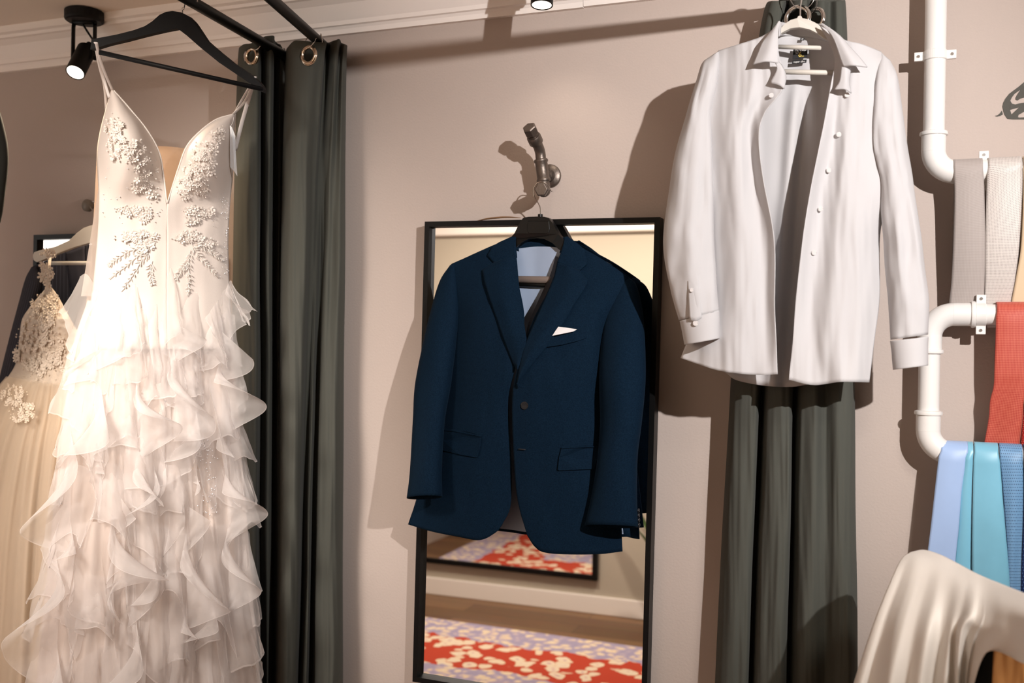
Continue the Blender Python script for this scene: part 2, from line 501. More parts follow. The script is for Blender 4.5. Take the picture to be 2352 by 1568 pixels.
# plant in front of the opposite wall, only its leaves show in the mirror
pl = thing('potted_plant', 'green leafy plant by the opposite wall, reflected at the right edge of the tall mirror', 'plant', (-1.18, YB + .2, 0))
pm = bmesh.new()
sweep_bm([pl.location + Vector((0, 0, z)) for z in (0, .02, .26, .28, .25)], [.08, .085, .11, .105, .09], 20, pm)
finish(pm, 'pot', mat('grey_pot', (0.25, 0.23, 0.2, 1), 0.7), pl)
M_leaf = mat('leaf_green', lin(70, 100, 48), 0.5)
for k in range(9):
    a = k * 2.4; r = .12 + .1 * (k % 3); hgt = .35 + .06 * k
    base = pl.location + Vector((0, 0, .26))
    rows = []
    for i in range(7):
        t_ = i / 6
        c = base + Vector((math.cos(a) * r * t_ * 1.4, math.sin(a) * r * .6 * t_, hgt * (t_ * 1.3 - .45 * t_ * t_)))
        w = .028 * math.sin(PI * min(1, t_ * .95 + .05))
        sd = Vector((-math.sin(a), math.cos(a), 0)) * w
        rows.append([c - sd, c + Vector((0, 0, -.006)), c + sd])
    lb = bmesh.new(); vv = [[lb.verts.new(p) for p in r_] for r_ in rows]
    for i in range(6):
        for j in range(2):
            lb.faces.new((vv[i][j], vv[i][j + 1], vv[i + 1][j + 1], vv[i + 1][j]))
    finish(lb, 'leaf', M_leaf, pl, solid=.001)
#@@PART2
# ------------------------------------------------------------------ ceiling spotlights
M_glow = mat('lit_lamp_face', (1, .9, .8, 1), 0.4, emit=(1, .88, .74, 1), es=9)
M_lampblk = mat('black_lamp_metal', (0.004, 0.004, 0.004, 1), 0.5, spec=.25)

def spotlight(label, base, aim, drop=.19, r=.026):
    """surface spotlight: round ceiling plate, two-armed yoke, tilting cylinder head"""
    t = thing('ceiling_spotlight', label, 'spotlight', base, 'black ceiling spotlights')
    bx, by, bz = base
    pb = bmesh.new()
    sweep_bm([(bx, by, bz), (bx, by, bz - .026), (bx, by, bz - .030)], [.052, .052, .046], 32, pb)
    finish(pb, 'ceiling_plate', M_lampblk, t, smooth=False, bevel=.003)
    aim = Vector(aim).normalized()
    side = aim.cross(Vector((0, 0, 1)))
    side = Vector((1, 0, 0)) if side.length < .05 else side.normalized()
    piv = Vector((bx, by, bz - drop * .62))
    yb = bmesh.new()
    for s in (-1, 1):
        q = piv + side * s * (r + .006)
        sweep_bm([Vector((bx, by, bz - .03)) + side * s * (r + .004), Vector((bx, by, bz - .045)) + side * s * (r + .006), q, q + Vector((0, 0, -.012))], .007, 8, yb, flat=(1, .5))
    sweep_bm([Vector((bx, by, bz - .03)) - side * (r + .008), Vector((bx, by, bz - .03)) + side * (r + .008)], .007, 8, yb)
    finish(yb, 'yoke', M_lampblk, t)
    h0 = piv - aim * .03; h1 = piv + aim * .072
    hb = bmesh.new()
    sweep_bm([h0 - aim * .002, h0, h0 + aim * .004, h1, h1], [.012, r - .006, r, r, r - .003], 32, hb, caps=False)
    hd = finish(hb, 'lamp_head', M_lampblk, t, solid=.0015)
    lb = bmesh.new()
    sweep_bm([h1 - aim * .008, h1 - aim * .0015], [r - .004, r - .003], 32, lb)
    finish(lb, 'lens', M_glow, hd)
    kb = bmesh.new()
    sweep_bm([piv - side * (r + .016), piv - side * (r + .004)], .008, 14, kb)
    finish(kb, 'knob', M_lampblk, t)
    cb = bmesh.new()
    sweep_bm([h0 - aim * .022, h0 - aim * .002], .009, 12, cb)
    sweep_bm(wspline([Vector((bx, by, bz - .03)) + side * .008, Vector((bx, by, bz - .06)) - side * .012, h0 - aim * .035 - side * .006, h0 - aim * .02], 14), .0028, 6, cb)
    finish(cb, 'cable', M_lampblk, t)
    return t

c1 = PZ(194, 26, ZC - .001)
spotlight('black ceiling spotlight with glowing face, above the left end of the dress hanger', c1, (.20, -.70, -1), drop=.20, r=.0255)
c2 = P(1246, 16, .2)
spotlight('black spotlight cut by the top of the photo, between curtains and white shirt', (c2.x, c2.y, ZC - .001), (.02, -.12, -1), drop=.150, r=.0245)

# ------------------------------------------------------------------ curtain rods
def rod(name, label, a, b_, r):
    t = tag(finish(sweep_bm([a, b_], r, 24), name, M_blackrod), label, 'curtain rod', 'black curtain rods')
    return t
zr = 2.325
rA, rB = P(690, 147, 0), P(440, 0, .5); rA.z = rB.z = zr
dirn = (rB - rA) / (rB.y - rA.y)
def rod1(d): return rA - dirn * d
rod('curtain_rod', 'black rod from which the lace dress hangs, left of the other rod', rod1(0.003), rod1(1.0), .0125)
z2 = 2.325
q0, q1 = PZ(626, 0, z2), PZ(738, 100, z2)
dir2 = (q1 - q0) / (q1.y - q0.y)
def rod2(d): return q0 + dir2 * (-d - q0.y)
rod('curtain_rod', 'black rod carrying the wider green curtain, right of the dress hanger', rod2(.003), rod2(1.0), .0125)
rR = P(1850, 45, 0); rR.z = 2.335
hook_top = P(1838, 2, .235)
def rod3(d): return rR + (Vector((hook_top.x, -.235, 2.335)) - rR) * (d / .235)
rod('curtain_rod', 'black rod above the white shirt, cut by the top of the photo', rod3(.003), rod3(1.25), .0125)

# ------------------------------------------------------------------ curtains
def curtain(name, label, top, bot, ytop, ybot, n_u, holes, hem, mid=None, zextra=True):
    """pleated curtain: top / bottom plan lines [(px, d)] at rows ytop / ybot; holes [(px, py, r)] are cut through for the eyelets"""
    t = thing(name, label, 'curtain', P(top[len(top) // 2][0], ytop[len(top) // 2], top[len(top) // 2][1]), 'dark green eyelet curtains')
    def row(y, k):
        out = []
        for i, ((xa, da), (xb, db)) in enumerate(zip(top, bot)):
            out.append((xa + (xb - xa) * k, (ytop[i] if y is None else y), da + (db - da) * k))
        return out
    tops = spline(row(None, 0), n_u)
    bots = spline([(x, ybot, d) for x, d in bot], n_u)
    mids = spline(row(ytop[0] + 60, .0), n_u)
    nv_f, nv_c = 44, 50
    bm = bmesh.new(); uvl = bm.loops.layers.uv.verify()
    vs = []
    for i in range(n_u):
        c = []
        x0, y0, d0 = tops[i]; xb, yb, db = bots[i]
        yh = y0 + 110
        for j in range(nv_f + nv_c):
            if j < nv_f:
                y = y0 + (yh - y0) * j / nv_f
            else:
                y = yh + (ybot - yh) * (j - nv_f) / (nv_c - 1)
            k = max(0, (y - y0) / (ybot - y0)); k2 = k ** .6
            x = x0 + (xb - x0) * k2; d = d0 + (db - d0) * k2
            s = min(1, k * 5)
            d += s * .012 * fbm(x * .03, y * .0035, 3.1) + s * .004 * fbm(x * .11, y * .006, 9)
            x += s * 3.0 * fbm(x * .02, y * .003, 5.7)
            c.append(((x, y, max(d, .012)), bm.verts.new(P(x, y, max(d, .012)))))
        vs.append(c)
    for i in range(n_u - 1):
        for j in range(nv_f + nv_c - 1):
            q = (vs[i][j], vs[i + 1][j], vs[i + 1][j + 1], vs[i][j + 1])
            cx = sum(v[0][0] for v in q) / 4; cy = sum(v[0][1] for v in q) / 4; cd = sum(v[0][2] for v in q) / 4
            if any((cx - hx) ** 2 + (cy - hy) ** 2 < hr * hr and cd > hd for hx, hy, hr, hd in holes): continue
            f = bm.faces.new([v[1] for v in q])
            for l, (a, b_) in zip(f.loops, ((i, j), (i + 1, j), (i + 1, j + 1), (i, j + 1))):
                l[uvl].uv = (a / n_u, b_ / (nv_f + nv_c))
    cl = finish(bm, 'cloth', M_curt, t, solid=.0012)
    return t, tops

# narrow curtain behind the dress
topA = [(549, .12), (553, .17), (562, .197), (578, .205), (596, .20), (601, .15), (604, .135), (610, .165), (622, .175), (630, .15), (631, .09), (636, .085), (645, .105), (653, .07), (657, .035), (645, .022), (610, .03), (566, .05)]
yA = [110, 106, 101, 99, 90, 88, 86, 83, 82, 83, 92, 99, 104, 118, 130, 128, 118, 112]
botA = [(520, .06), (528, .14), (540, .17), (566, .20), (588, .185), (592, .11), (598, .08), (604, .10), (612, .12), (622, .10), (624, .05), (630, .045), (636, .07), (648, .05), (660, .03), (648, .02), (600, .03), (545, .04)]
cA, _ = curtain('curtain', 'narrow dark green curtain hanging behind the right side of the lace dress', topA, botA, yA, 1640, 190, [(578, 130, 19.5, .13)], None)
# wide curtain
topB = [(658, .10), (668, .165), (678, .19), (700, .20), (722, .198), (738, .19), (750, .175), (752, .11), (757, .095), (764, .13), (775, .14), (781, .125), (784, .09), (791, .105), (797, .08), (797, .05), (788, .025), (740, .035), (676, .06)]
yB = [112, 100, 93, 94, 96, 98, 98, 98, 97, 94, 91, 91, 98, 101, 104, 108, 110, 108, 102]
botB = [(632, .06), (640, .15), (650, .185), (662, .19), (678, .165), (684, .09), (688, .085), (695, .13), (703, .13), (707, .06), (714, .055), (722, .11), (745, .13), (762, .12), (775, .10), (786, .07), (780, .03), (720, .025), (655, .05)]
cB, _ = curtain('curtain', 'wide dark green curtain with one silver eyelet, right of the lace dress', topB, botB, yB, 1640, 230, [(709, 127, 20.5, .15)], None)
# curtain behind the white shirt
topC = [(1764, .05), (1768, .10), (1776, .135), (1792, .14), (1806, .125), (1811, .07), (1816, .07), (1824, .13), (1840, .15), (1856, .145), (1862, .09), (1866, .09), (1874, .13), (1892, .14), (1906, .115), (1922, .13), (1936, .115), (1939, .05), (1905, .03), (1850, .06), (1790, .05)]
yC = [4, 3, 2, 2, 2, 2, 1, 0, 0, 0, 0, 0, 1, 2, 3, 2, 0, 0, 0, 0, 0]
botC = [(1638, .03), (1642, .08), (1655, .12), (1690, .14), (1712, .13), (1718, .045), (1724, .04), (1735, .13), (1765, .155), (1800, .15), (1808, .06), (1813, .055), (1825, .13), (1862, .155), (1895, .12), (1930, .145), (1962, .12), (1968, .04), (1900, .022), (1800, .03), (1700, .03)]
topC = [(x, d * .86) for x, d in topC]; botC = [(x, d * .86) for x, d in botC]
cC, _ = curtain('curtain', 'dark green curtain hanging behind the white dress shirt', topC, botC, yC, 1640, 240, [(1832, 42, 23, .09), (1873, 44, 19, .09)], None)

def eyelet(curt, px, py, d, R, sx=1.0, m=M_brass, nrm=(.1, 1, .0)):
    c = P(px, py, d)
    bm = ring_bm(c, nrm, R, .0042, 44, 12, sx=sx)
    ring_bm(c + Vector((0, .001, 0)), nrm, R + .0035, .0022, 44, 8, bm, sx=sx)
    return finish(bm, 'eyelet', m, curt)
eyelet(cA, 578, 130, .199, .0185, .9, nrm=(.15, 1, 0))
eyelet(cB, 709, 127, .201, .0195, .95, nrm=(.05, 1, 0))
eyelet(cC, 1832, 42, .131, .0225, 1, M_chrome)
eyelet(cC, 1873, 44, .120, .0195, .9, M_chrome, (.5, 1, 0))

def wring(label, c, nrm, R, group='thin wire rings on the rods'):
    return tag(finish(ring_bm(c, nrm, R, .0011, 40, 8), 'curtain_ring', M_wire), label, 'curtain ring', group)
def ring_on(rodf, d, eye, label, tilt=(0, 0)):
    """wire ring that circles a rod and passes through a point of an eyelet"""
    a = rodf(d) + Vector((0, 0, .0125)); e = Vector(eye)
    c = (a + e) / 2; R = (a - e).length / 2 + .001
    ax = (a - e).normalized(); side = Vector((0.5, 1, 0)) if tilt == (0, 0) else Vector((tilt[0], tilt[1], 0))
    n = side - ax * side.dot(ax)
    return wring(label, c, n, R)
ring_on(rod1, .205, P(583, 112, .203), 'wire ring through the eyelet of the curtain behind the dress')
ring_on(rod1, .150, P(603, 130, .12), 'wire ring half hidden behind the eyelet curtain left of the wide curtain', (.8, .6))
ring_on(rod1, .085, P(645, 125, .10), 'wire ring between the two left curtains', (.9, .4))
ring_on(rod2, .195, P(705, 109, .203), 'wire ring through the silver eyelet of the wide curtain')
ring_on(rod2, .150, P(741, 112, .17), 'wire ring at the end of the rod over the wide curtain', (.9, .5))
ring_on(rod3, .150, P(1843, 20, .134), 'wire ring through the front eyelet above the shirt hanger', (.6, -.8))
ring_on(rod3, .130, P(1870, 24, .124), 'wire ring through the rear eyelet above the shirt hanger', (1, .5))

# ------------------------------------------------------------------ iron pipe hook
def hexcap(bm, c, ax, r, h):
    ax = Vector(ax).normalized()
    sweep_bm([Vector(c), Vector(c) + ax * h * .12, Vector(c) + ax * h * .88, Vector(c) + ax * h], [r * .92, r, r, r * .86], 6, bm)
hk = thing('pipe_hook', 'bare iron pipe-fitting hook screwed to the wall above the tall mirror', 'hook', P(1262, 405, 0))
fc = P(1263, 405, 0)
fb = bmesh.new()
sweep_bm([fc + Vector((0, 0, 0)), fc + Vector((0, -.005, 0)), fc + Vector((0, -.007, 0)), fc + Vector((0, -.010, 0)), fc + Vector((0, -.02, 0))], [.0285, .0285, .027, .016, .0145], 36, fb)
fl = finish(fb, 'flange', M_iron, hk)
for a in (35, -28, 150, 215):
    sb = bmesh.new()
    c = fc + Vector((math.cos(math.radians(a)) * .0205, -.006, math.sin(math.radians(a)) * .0205))
    sweep_bm([c, c + Vector((0, -.0022, 0))], [.0042, .003], 14, sb)
    finish(sb, 'screw', M_wire, fl)
tc_ = P(1247, 392, .058)
nb = bmesh.new()
sweep_bm([fc + Vector((0, -.012, 0)), tc_], .0105, 20, nb)
sweep_bm([fc + Vector((0, -.024, 0)), fc + Vector((0, -.031, 0))], .0145, 20, nb)
finish(nb, 'nipple', M_iron, hk)
tb = bmesh.new()
t0, t1 = P(1242, 366, .060), P(1249, 417, .056)
axv = (t1 - t0).normalized()
sweep_bm([t0, t0, t0 + axv * .003, t0 + axv * .006, t0 + axv * .008, t1 - axv * .008, t1 - axv * .006, t1 - axv * .003, t1, t1], [.010, .0155, .017, .0165, .0148, .0148, .0162, .017, .0155, .010], 28, tb)
finish(tb, 'tee', M_iron, hk)
ub = bmesh.new()
up_pts = wspline([t0 + axv * .004, P(1241, 352, .063), P(1237, 338, .072), P(1231, 325, .085)], 14)
sweep_bm(up_pts, .0122, 20, ub)
ca = (up_pts[-1] - up_pts[-2]).normalized()
sweep_bm([up_pts[-1] - ca * .004, up_pts[-1] - ca * .002, up_pts[-1] + ca * .014, up_pts[-1] + ca * .017], [.0155, .0168, .0168, .0155], 24, ub)
finish(ub, 'elbow', M_iron, hk)
pb_ = bmesh.new()
s0 = up_pts[-1] + ca * .016
sweep_bm([s0, s0 + ca * .010], .0115, 20, pb_)
hexcap(pb_, s0 + ca * .007, ca, .0165, .022)
finish(pb_, 'plug', M_iron, hk, smooth=False, bevel=.001)
lb_ = bmesh.new()
lo_pts = wspline([t1 - axv * .004, P(1252, 428, .058), P(1252, 436, .066), P(1249, 437, .082)], 14)
sweep_bm(lo_pts, .0122, 20, lb_)
la = (P(1241, 435, .13) - P(1252, 439, .07)).normalized()
sweep_bm([lo_pts[-1] - la * .004, lo_pts[-1] - la * .002, lo_pts[-1] + la * .010, lo_pts[-1] + la * .012], [.0145, .0158, .0158, .0145], 24, lb_)
finish(lb_, 'elbow', M_iron, hk)
pb_ = bmesh.new()
s1 = lo_pts[-1] + la * .011
sweep_bm([s1, s1 + la * .008], .0112, 20, pb_)
hexcap(pb_, s1 + la * .006, la, .0165, .018)
finish(pb_, 'plug', M_iron, hk, smooth=False, bevel=.001)

# round wall knob left of the dress
kc = P(220, 475, 0)
kb = bmesh.new()
sweep_bm([kc, kc + Vector((0, -.02, 0)), kc + Vector((0, -.024, 0)), kc + Vector((0, -.036, 0)), kc + Vector((0, -.04, 0))], [.006, .006, .017, .0175, .013], 24, kb)
tag(finish(kb, 'coat_peg', mat('grey_knob', (0.20, 0.17, 0.14, 1), 0.5)), 'round grey peg on the wall half hidden behind the lace dress', 'peg')

# dry stalk on top of the tall mirror
tw = bmesh.new()
sweep_bm(wspline([P(1088, 510, .03), P(1115, 503, .035), P(1140, 500, .04), P(1165, 498.5, .035), P(1196, 500, .03)], 30), [.0006 + .0026 * math.sin(PI * i / 29) ** .7 for i in range(30)], 8, tw, flat=(1.4, .7))
tag(finish(tw, 'dried_stalk', mat('dry_brown', lin(120, 88, 58), 0.8, vary=.5, vscale=60)), 'thin dried brown stalk lying along the top edge of the tall mirror', 'stalk')

# ------------------------------------------------------------------ white pipe rack
PD = .058; PR = .0205
rk = thing('pipe_rack', 'white plastic waste-pipe rack on the wall carrying the ties', 'rack', P(2150, 400, 0))
xv = .049
zA, zB, zC_ = P(2250, 393, PD).z, P(2230, 722, PD).z, P(2230, 1043, PD).z
bend = .045; xe = .75
def pt(x, z): return Vector((x, -PD, z))
def arc(c, r, a0, a1, n=12):
    return [pt(c[0] + r * math.cos(math.radians(a0 + (a1 - a0) * i / n)), c[1] + r * math.sin(math.radians(a0 + (a1 - a0) * i / n))) for i in range(n + 1)]
def seg(a, b_): finish(sweep_bm([a, b_], PR, 32), 'pipe', M_pvc, rk)
def socket(bm, p, ax, L=.034):
    ax = Vector(ax)
    sweep_bm([p - ax * .004, p - ax * .002, p + ax * (L - .010), p + ax * (L - .009), p + ax * (L - .006), p + ax * (L - .002), p + ax * L], [PR + .0005, PR + .003, PR + .003, PR + .006, PR + .0068, PR + .006, PR + .001], 32, bm)
# run 1: down, elbow to the right, along, (off frame) back, elbow down, elbow to the right
seg(pt(xv, ZC), pt(xv, zA + bend))
eb = bmesh.new(); sweep_bm(arc((xv + bend, zA + bend), bend, 180, 270), PR + .0028, 32, eb); socket(eb, pt(xv, zA + bend), (0, 0, 1), .040)
finish(eb, 'elbow', M_pvc, rk)
seg(pt(xv + bend, zA), pt(xe, zA))
eb = bmesh.new(); sweep_bm(arc((xe, (zA + zB) / 2), (zA - zB) / 2, 90, -90, 20), PR + .002, 32, eb); finish(eb, 'elbow', M_pvc, rk)
xv2 = .048
seg(pt(xe, zB), pt(xv2 + bend, zB))
eb = bmesh.new(); sweep_bm(arc((xv2 + bend, zB - bend), bend, 90, 180), PR + .0028, 32, eb); socket(eb, pt(xv2 + bend, zB), (1, 0, 0), .040); socket(eb, pt(xv2, zB - bend), (0, 0, -1), .036)
finish(eb, 'elbow', M_pvc, rk)
seg(pt(xv2, zB - bend), pt(xv2, zC_ + bend))
eb = bmesh.new(); sweep_bm(arc((xv2 + bend, zC_ + bend), bend, 180, 270), PR + .0028, 32, eb); socket(eb, pt(xv2, zC_ + bend), (0, 0, 1), .040)
finish(eb, 'elbow', M_pvc, rk)
seg(pt(xv2 + bend, zC_), pt(xe, zC_))
def clamp(c, ax):
    """pipe clip: band round the pipe and two screwed ears"""
    ax = Vector(ax); perp = Vector((0, -1, 0)).cross(ax)
    bm = bmesh.new()
    sweep_bm([c - ax * .010, c - ax * .009, c + ax * .009, c + ax * .010], [PR + .0004, PR + .0024, PR + .0024, PR + .0004], 32, bm)
    for s in (-1, 1):
        e = c + perp * s * (PR + .009)
        b0 = e - perp * .010 - ax * .009 + Vector((0, -.004, 0)); b1 = e + perp * .010 + ax * .009 + Vector((0, .004, 0))
        box_bm([min(a, b_) for a, b_ in zip(b0, b1)], [max(a, b_) for a, b_ in zip(b0, b1)], bm)
    b0 = c - perp * .006 - ax * .006; b1 = c + perp * .006 + ax * .006
    box_bm((min(b0.x, b1.x), -PD + PR - .004, min(b0.z, b1.z)), (max(b0.x, b1.x), 0, max(b0.z, b1.z)), bm)
    k = finish(bm, 'clamp', M_pvc, rk, smooth=False, bevel=.0012)
    for s in (-1, 1):
        e = c + perp * s * (PR + .011) + Vector((0, -.0038, 0))
        sb = bmesh.new(); sweep_bm([e, e + Vector((0, -.0022, 0))], [.0036, .003], 12, sb)
        finish(sb, 'screw', M_wire, k)
clamp(pt(xv, P(2150, 128, PD).z), (0, 0, 1))
clamp(pt(P(2259, 392, PD).x, zA), (1, 0, 0))
clamp(pt(P(2253, 722, PD).x, zB), (1, 0, 0))

# ------------------------------------------------------------------ ties
def weave(name, c1, c2, fx, fy, kind='check', rough=0.6, mix=1.0):
    m, nt, b = newmat(name)
    tc = N(nt, 'ShaderNodeTexCoord'); mp = N(nt, 'ShaderNodeMapping'); mp.inputs['Scale'].default_value = (fx, fy, 1)
    nt.links.new(tc.outputs['UV'], mp.inputs[0])
    sp = N(nt, 'ShaderNodeSeparateXYZ'); nt.links.new(mp.outputs[0], sp.inputs[0])
    def frac_gt(out, thr):
        fr = N(nt, 'ShaderNodeMath', operation='FRACT'); nt.links.new(out, fr.inputs[0])
        g = N(nt, 'ShaderNodeMath', operation='GREATER_THAN'); g.inputs[1].default_value = thr; nt.links.new(fr.outputs[0], g.inputs[0])
        return g.outputs[0]
    if kind == 'check':
        a, c = frac_gt(sp.outputs['X'], .55), frac_gt(sp.outputs['Y'], .55)
        k = N(nt, 'ShaderNodeMath', operation='MULTIPLY'); nt.links.new(a, k.inputs[0]); nt.links.new(c, k.inputs[1]); fac = k.outputs[0]
    elif kind == 'grid':
        a, c = frac_gt(sp.outputs['X'], .42), frac_gt(sp.outputs['Y'], .42)
        k = N(nt, 'ShaderNodeMath', operation='ADD'); nt.links.new(a, k.inputs[0]); nt.links.new(c, k.inputs[1])
        h = N(nt, 'ShaderNodeMath', operation='MULTIPLY'); h.inputs[1].default_value = .5; nt.links.new(k.outputs[0], h.inputs[0]); fac = h.outputs[0]
    else:      # dots, every second row shifted
        fl_ = N(nt, 'ShaderNodeMath', operation='FLOOR'); nt.links.new(sp.outputs['Y'], fl_.inputs[0])
        hf = N(nt, 'ShaderNodeMath', operation='MULTIPLY_ADD'); hf.inputs[1].default_value = .5; nt.links.new(fl_.outputs[0], hf.inputs[0]); nt.links.new(sp.outputs['X'], hf.inputs[2])
        fxn = N(nt, 'ShaderNodeMath', operation='FRACT'); nt.links.new(hf.outputs[0], fxn.inputs[0])
        fyn = N(nt, 'ShaderNodeMath', operation='FRACT'); nt.links.new(sp.outputs['Y'], fyn.inputs[0])
        cx = N(nt, 'ShaderNodeCombineXYZ'); nt.links.new(fxn.outputs[0], cx.inputs[0]); nt.links.new(fyn.outputs[0], cx.inputs[1])
        ds = N(nt, 'ShaderNodeVectorMath', operation='DISTANCE'); ds.inputs[1].default_value = (.5, .5, 0); nt.links.new(cx.outputs[0], ds.inputs[0])
        lt = N(nt, 'ShaderNodeMath', operation='LESS_THAN'); lt.inputs[1].default_value = .2; nt.links.new(ds.outputs['Value'], lt.inputs[0]); fac = lt.outputs[0]
    mx = N(nt, 'ShaderNodeMix', data_type='RGBA'); mx.inputs['A'].default_value = c1; mx.inputs['B'].default_value = c2
    nt.links.new(fac, mx.inputs['Factor']); nt.links.new(mx.outputs['Result'], b.inputs['Base Color'])
    b.inputs['Roughness'].default_value = rough; b.inputs['Sheen Weight'].default_value = .15
    return m

def tie(label, left, right, zpipe, m, d_low=None, group='neckties draped over the white pipes', wob=0.0, tail=True, seed=0):
    """necktie laid over a pipe: left / right edges [(px, py)] of the front fall, folded over the pipe, tail behind"""
    t = thing('necktie', label, 'necktie', P((left[0][0] + right[0][0]) / 2, left[0][1], PD), group)
    n = len(left)
    r0 = PR + .0035
    rows = []
    L = spline(left, 40); R = spline(right, 40)
    yt = sum(p[1] for p in (left[0], right[0])) / 2
    xl, xr = P(left[0][0], yt, PD).x, P(right[0][0], yt, PD).x
    bm = bmesh.new(); uvl = bm.loops.layers.uv.verify()
    nu = 13; vs = []
    # wrap round the top of the pipe, from behind to the front
    for a in range(150, -1, -15):
        ang = math.radians(a)
        c = Vector((0, -PD - math.cos(ang) * r0, zpipe + math.sin(ang) * r0))
        vs.append([Vector((xl + (xr - xl) * i / (nu - 1), c.y, c.z)) for i in range(nu)])
    fr = []
    for j, (a, b_) in enumerate(zip(L, R)):
        k = j / 39
        d = PD + r0
        if d_low is not None: d += (d_low - d) * (k ** 1.3)
        row = []
        for i in range(nu):
            u = i / (nu - 1)
            x = a[0] + (b_[0] - a[0]) * u; y = a[1] + (b_[1] - a[1]) * u
            row.append(P(x, y, d + .0035 * math.sin(PI * u) + wob * k * math.sin(u * 5 + k * 4 + seed)))
        fr.append(row)
    fr = [r for r in fr if r[nu // 2].z < zpipe - .004]
    vs = vs[:-1] + fr
    grid = [[bm.verts.new(p) for p in r] for r in vs]
    for j in range(len(grid) - 1):
        for i in range(nu - 1):
            f = bm.faces.new((grid[j][i], grid[j][i + 1], grid[j + 1][i + 1], grid[j + 1][i]))
            for l, (q, w) in zip(f.loops, ((i, j), (i + 1, j), (i + 1, j + 1), (i, j + 1))):
                v_ = sum((vs[k2 + 1][nu // 2] - vs[k2][nu // 2]).length for k2 in range(w))
                l[uvl].uv = (q / (nu - 1) * .07, v_)
    finish(bm, 'blade', m, t, solid=.0035, offset=0)
    if tail:      # the narrow end behind the pipe
        tb_ = bmesh.new(); rows = []
        xm = (xl + xr) / 2; z0 = zpipe + math.sin(math.radians(150)) * r0; y0 = -PD - math.cos(math.radians(150)) * r0
        gl = []
        for j in range(8):
            k = j / 7
            gl.append([tb_.verts.new((xm + (i - 1) * (abs(xr - xl) * .45), y0 + (-.008 - y0) * min(1, k * 2), z0 - k * .22)) for i in range(3)])
        for j in range(7):
            for i in range(2): tb_.faces.new((gl[j][i], gl[j][i + 1], gl[j + 1][i + 1], gl[j + 1][i]))
        finish(tb_, 'tail', m, t, solid=.003, offset=0)
    return t

T_grey = weave('grey_weave', lin(178, 168, 162), lin(158, 148, 143), 320, 320, 'grid', .7)
T_chk = weave('silver_check', lin(214, 206, 200), lin(120, 110, 106), 330, 330, 'check', .5)
T_cream = mat('cream_silk', lin(228, 205, 172), 0.45, sheen=.2)
T_red = weave('red_white_check', lin(165, 16, 14), lin(206, 108, 86), 300, 300, 'grid', .6)
T_red2 = weave('red_dotted', lin(176, 14, 12), lin(230, 150, 120), 230, 230, 'dots', .6)
T_peri = mat('periwinkle_satin', lin(160, 186, 226), 0.38, sheen=.2, vary=.08, vscale=14)
T_teal = mat('aqua_satin', lin(124, 188, 214), 0.38, sheen=.2, vary=.12, vscale=14)
T_dot = weave('blue_dotted', lin(112, 158, 200), lin(40, 62, 100), 170, 170, 'dots', .5)
T_navy = weave('navy_dotted', lin(20, 44, 92), lin(90, 120, 170), 170, 170, 'dots', .5)

tie('grey woven tie, leftmost on the top pipe', [(2190, 374), (2193, 450), (2190, 560), (2186, 640), (2180, 700), (2176, 745)], [(2256, 371), (2260, 430), (2262, 560), (2261, 640), (2260, 700), (2262, 745)], zA, T_grey, .030)
tie('silver tie with fine dotted check, between the grey and cream ties', [(2269, 370), (2266, 450), (2263, 560), (2263, 640), (2262, 700), (2268, 752)], [(2345, 368), (2348, 420), (2341, 560), (2331, 640), (2320, 700), (2318, 752)], zA, T_chk, .030, wob=.002)
tie('cream tie cut by the right edge, on the top pipe', [(2349, 367), (2351, 430), (2346, 560), (2335, 630), (2322, 700), (2315, 745)], [(2425, 365), (2427, 430), (2420, 560), (2410, 640), (2400, 700), (2395, 745)], zA, T_cream, .026)
tie('red tie in fine cream check on the middle pipe', [(2288, 699), (2287, 770), (2284, 850), (2282, 888), (2274, 920), (2271, 960), (2262, 1010), (2252, 1055), (2248, 1075)], [(2357, 697), (2358, 770), (2356, 850), (2354, 888), (2350, 930), (2347, 970), (2342, 1010), (2338, 1055), (2336, 1075)], zB, T_red, .032, wob=.006, seed=1)
tie('dotted red tie at the right edge behind the red checked tie', [(2360, 697), (2360, 780), (2358, 880), (2350, 950), (2345, 1010), (2340, 1070)], [(2430, 695), (2430, 780), (2428, 880), (2424, 950), (2420, 1010), (2415, 1070)], zB, T_red2, .024)
tie('pale periwinkle blue satin tie, leftmost on the lowest pipe', [(2161, 1013), (2155, 1060), (2147, 1130), (2138, 1210), (2128, 1290), (2118, 1380), (2110, 1440)], [(2222, 1020), (2216, 1070), (2208, 1130), (2202, 1210), (2194, 1290), (2190, 1380), (2188, 1440)], zC_, T_peri, .080, wob=.002)
tie('narrow aqua tie edge showing between the periwinkle and wide aqua ties', [(2222, 1020), (2215, 1070), (2207, 1130), (2202, 1210), (2194, 1290), (2190, 1380)], [(2234, 1021), (2233, 1070), (2231, 1130), (2231, 1210), (2232, 1290), (2233, 1380)], zC_, T_teal, .070, tail=False)
tie('wide aqua blue satin tie beside the dotted blue tie', [(2237, 1020), (2236, 1070), (2234, 1150), (2233, 1230), (2233, 1300), (2234, 1400), (2234, 1460)], [(2291, 1019), (2297, 1070), (2303, 1150), (2310, 1230), (2316, 1300), (2322, 1400), (2326, 1460)], zC_, T_teal, .082, wob=.003, seed=2)
tie('light blue tie with small dark dots, right of the wide aqua tie', [(2294, 1026), (2300, 1080), (2306, 1150), (2312, 1230), (2317, 1300), (2322, 1400)], [(2346, 1028), (2349, 1080), (2349, 1150), (2347, 1230), (2345, 1300), (2343, 1400)], zC_, T_dot, .076, wob=.004, seed=4)
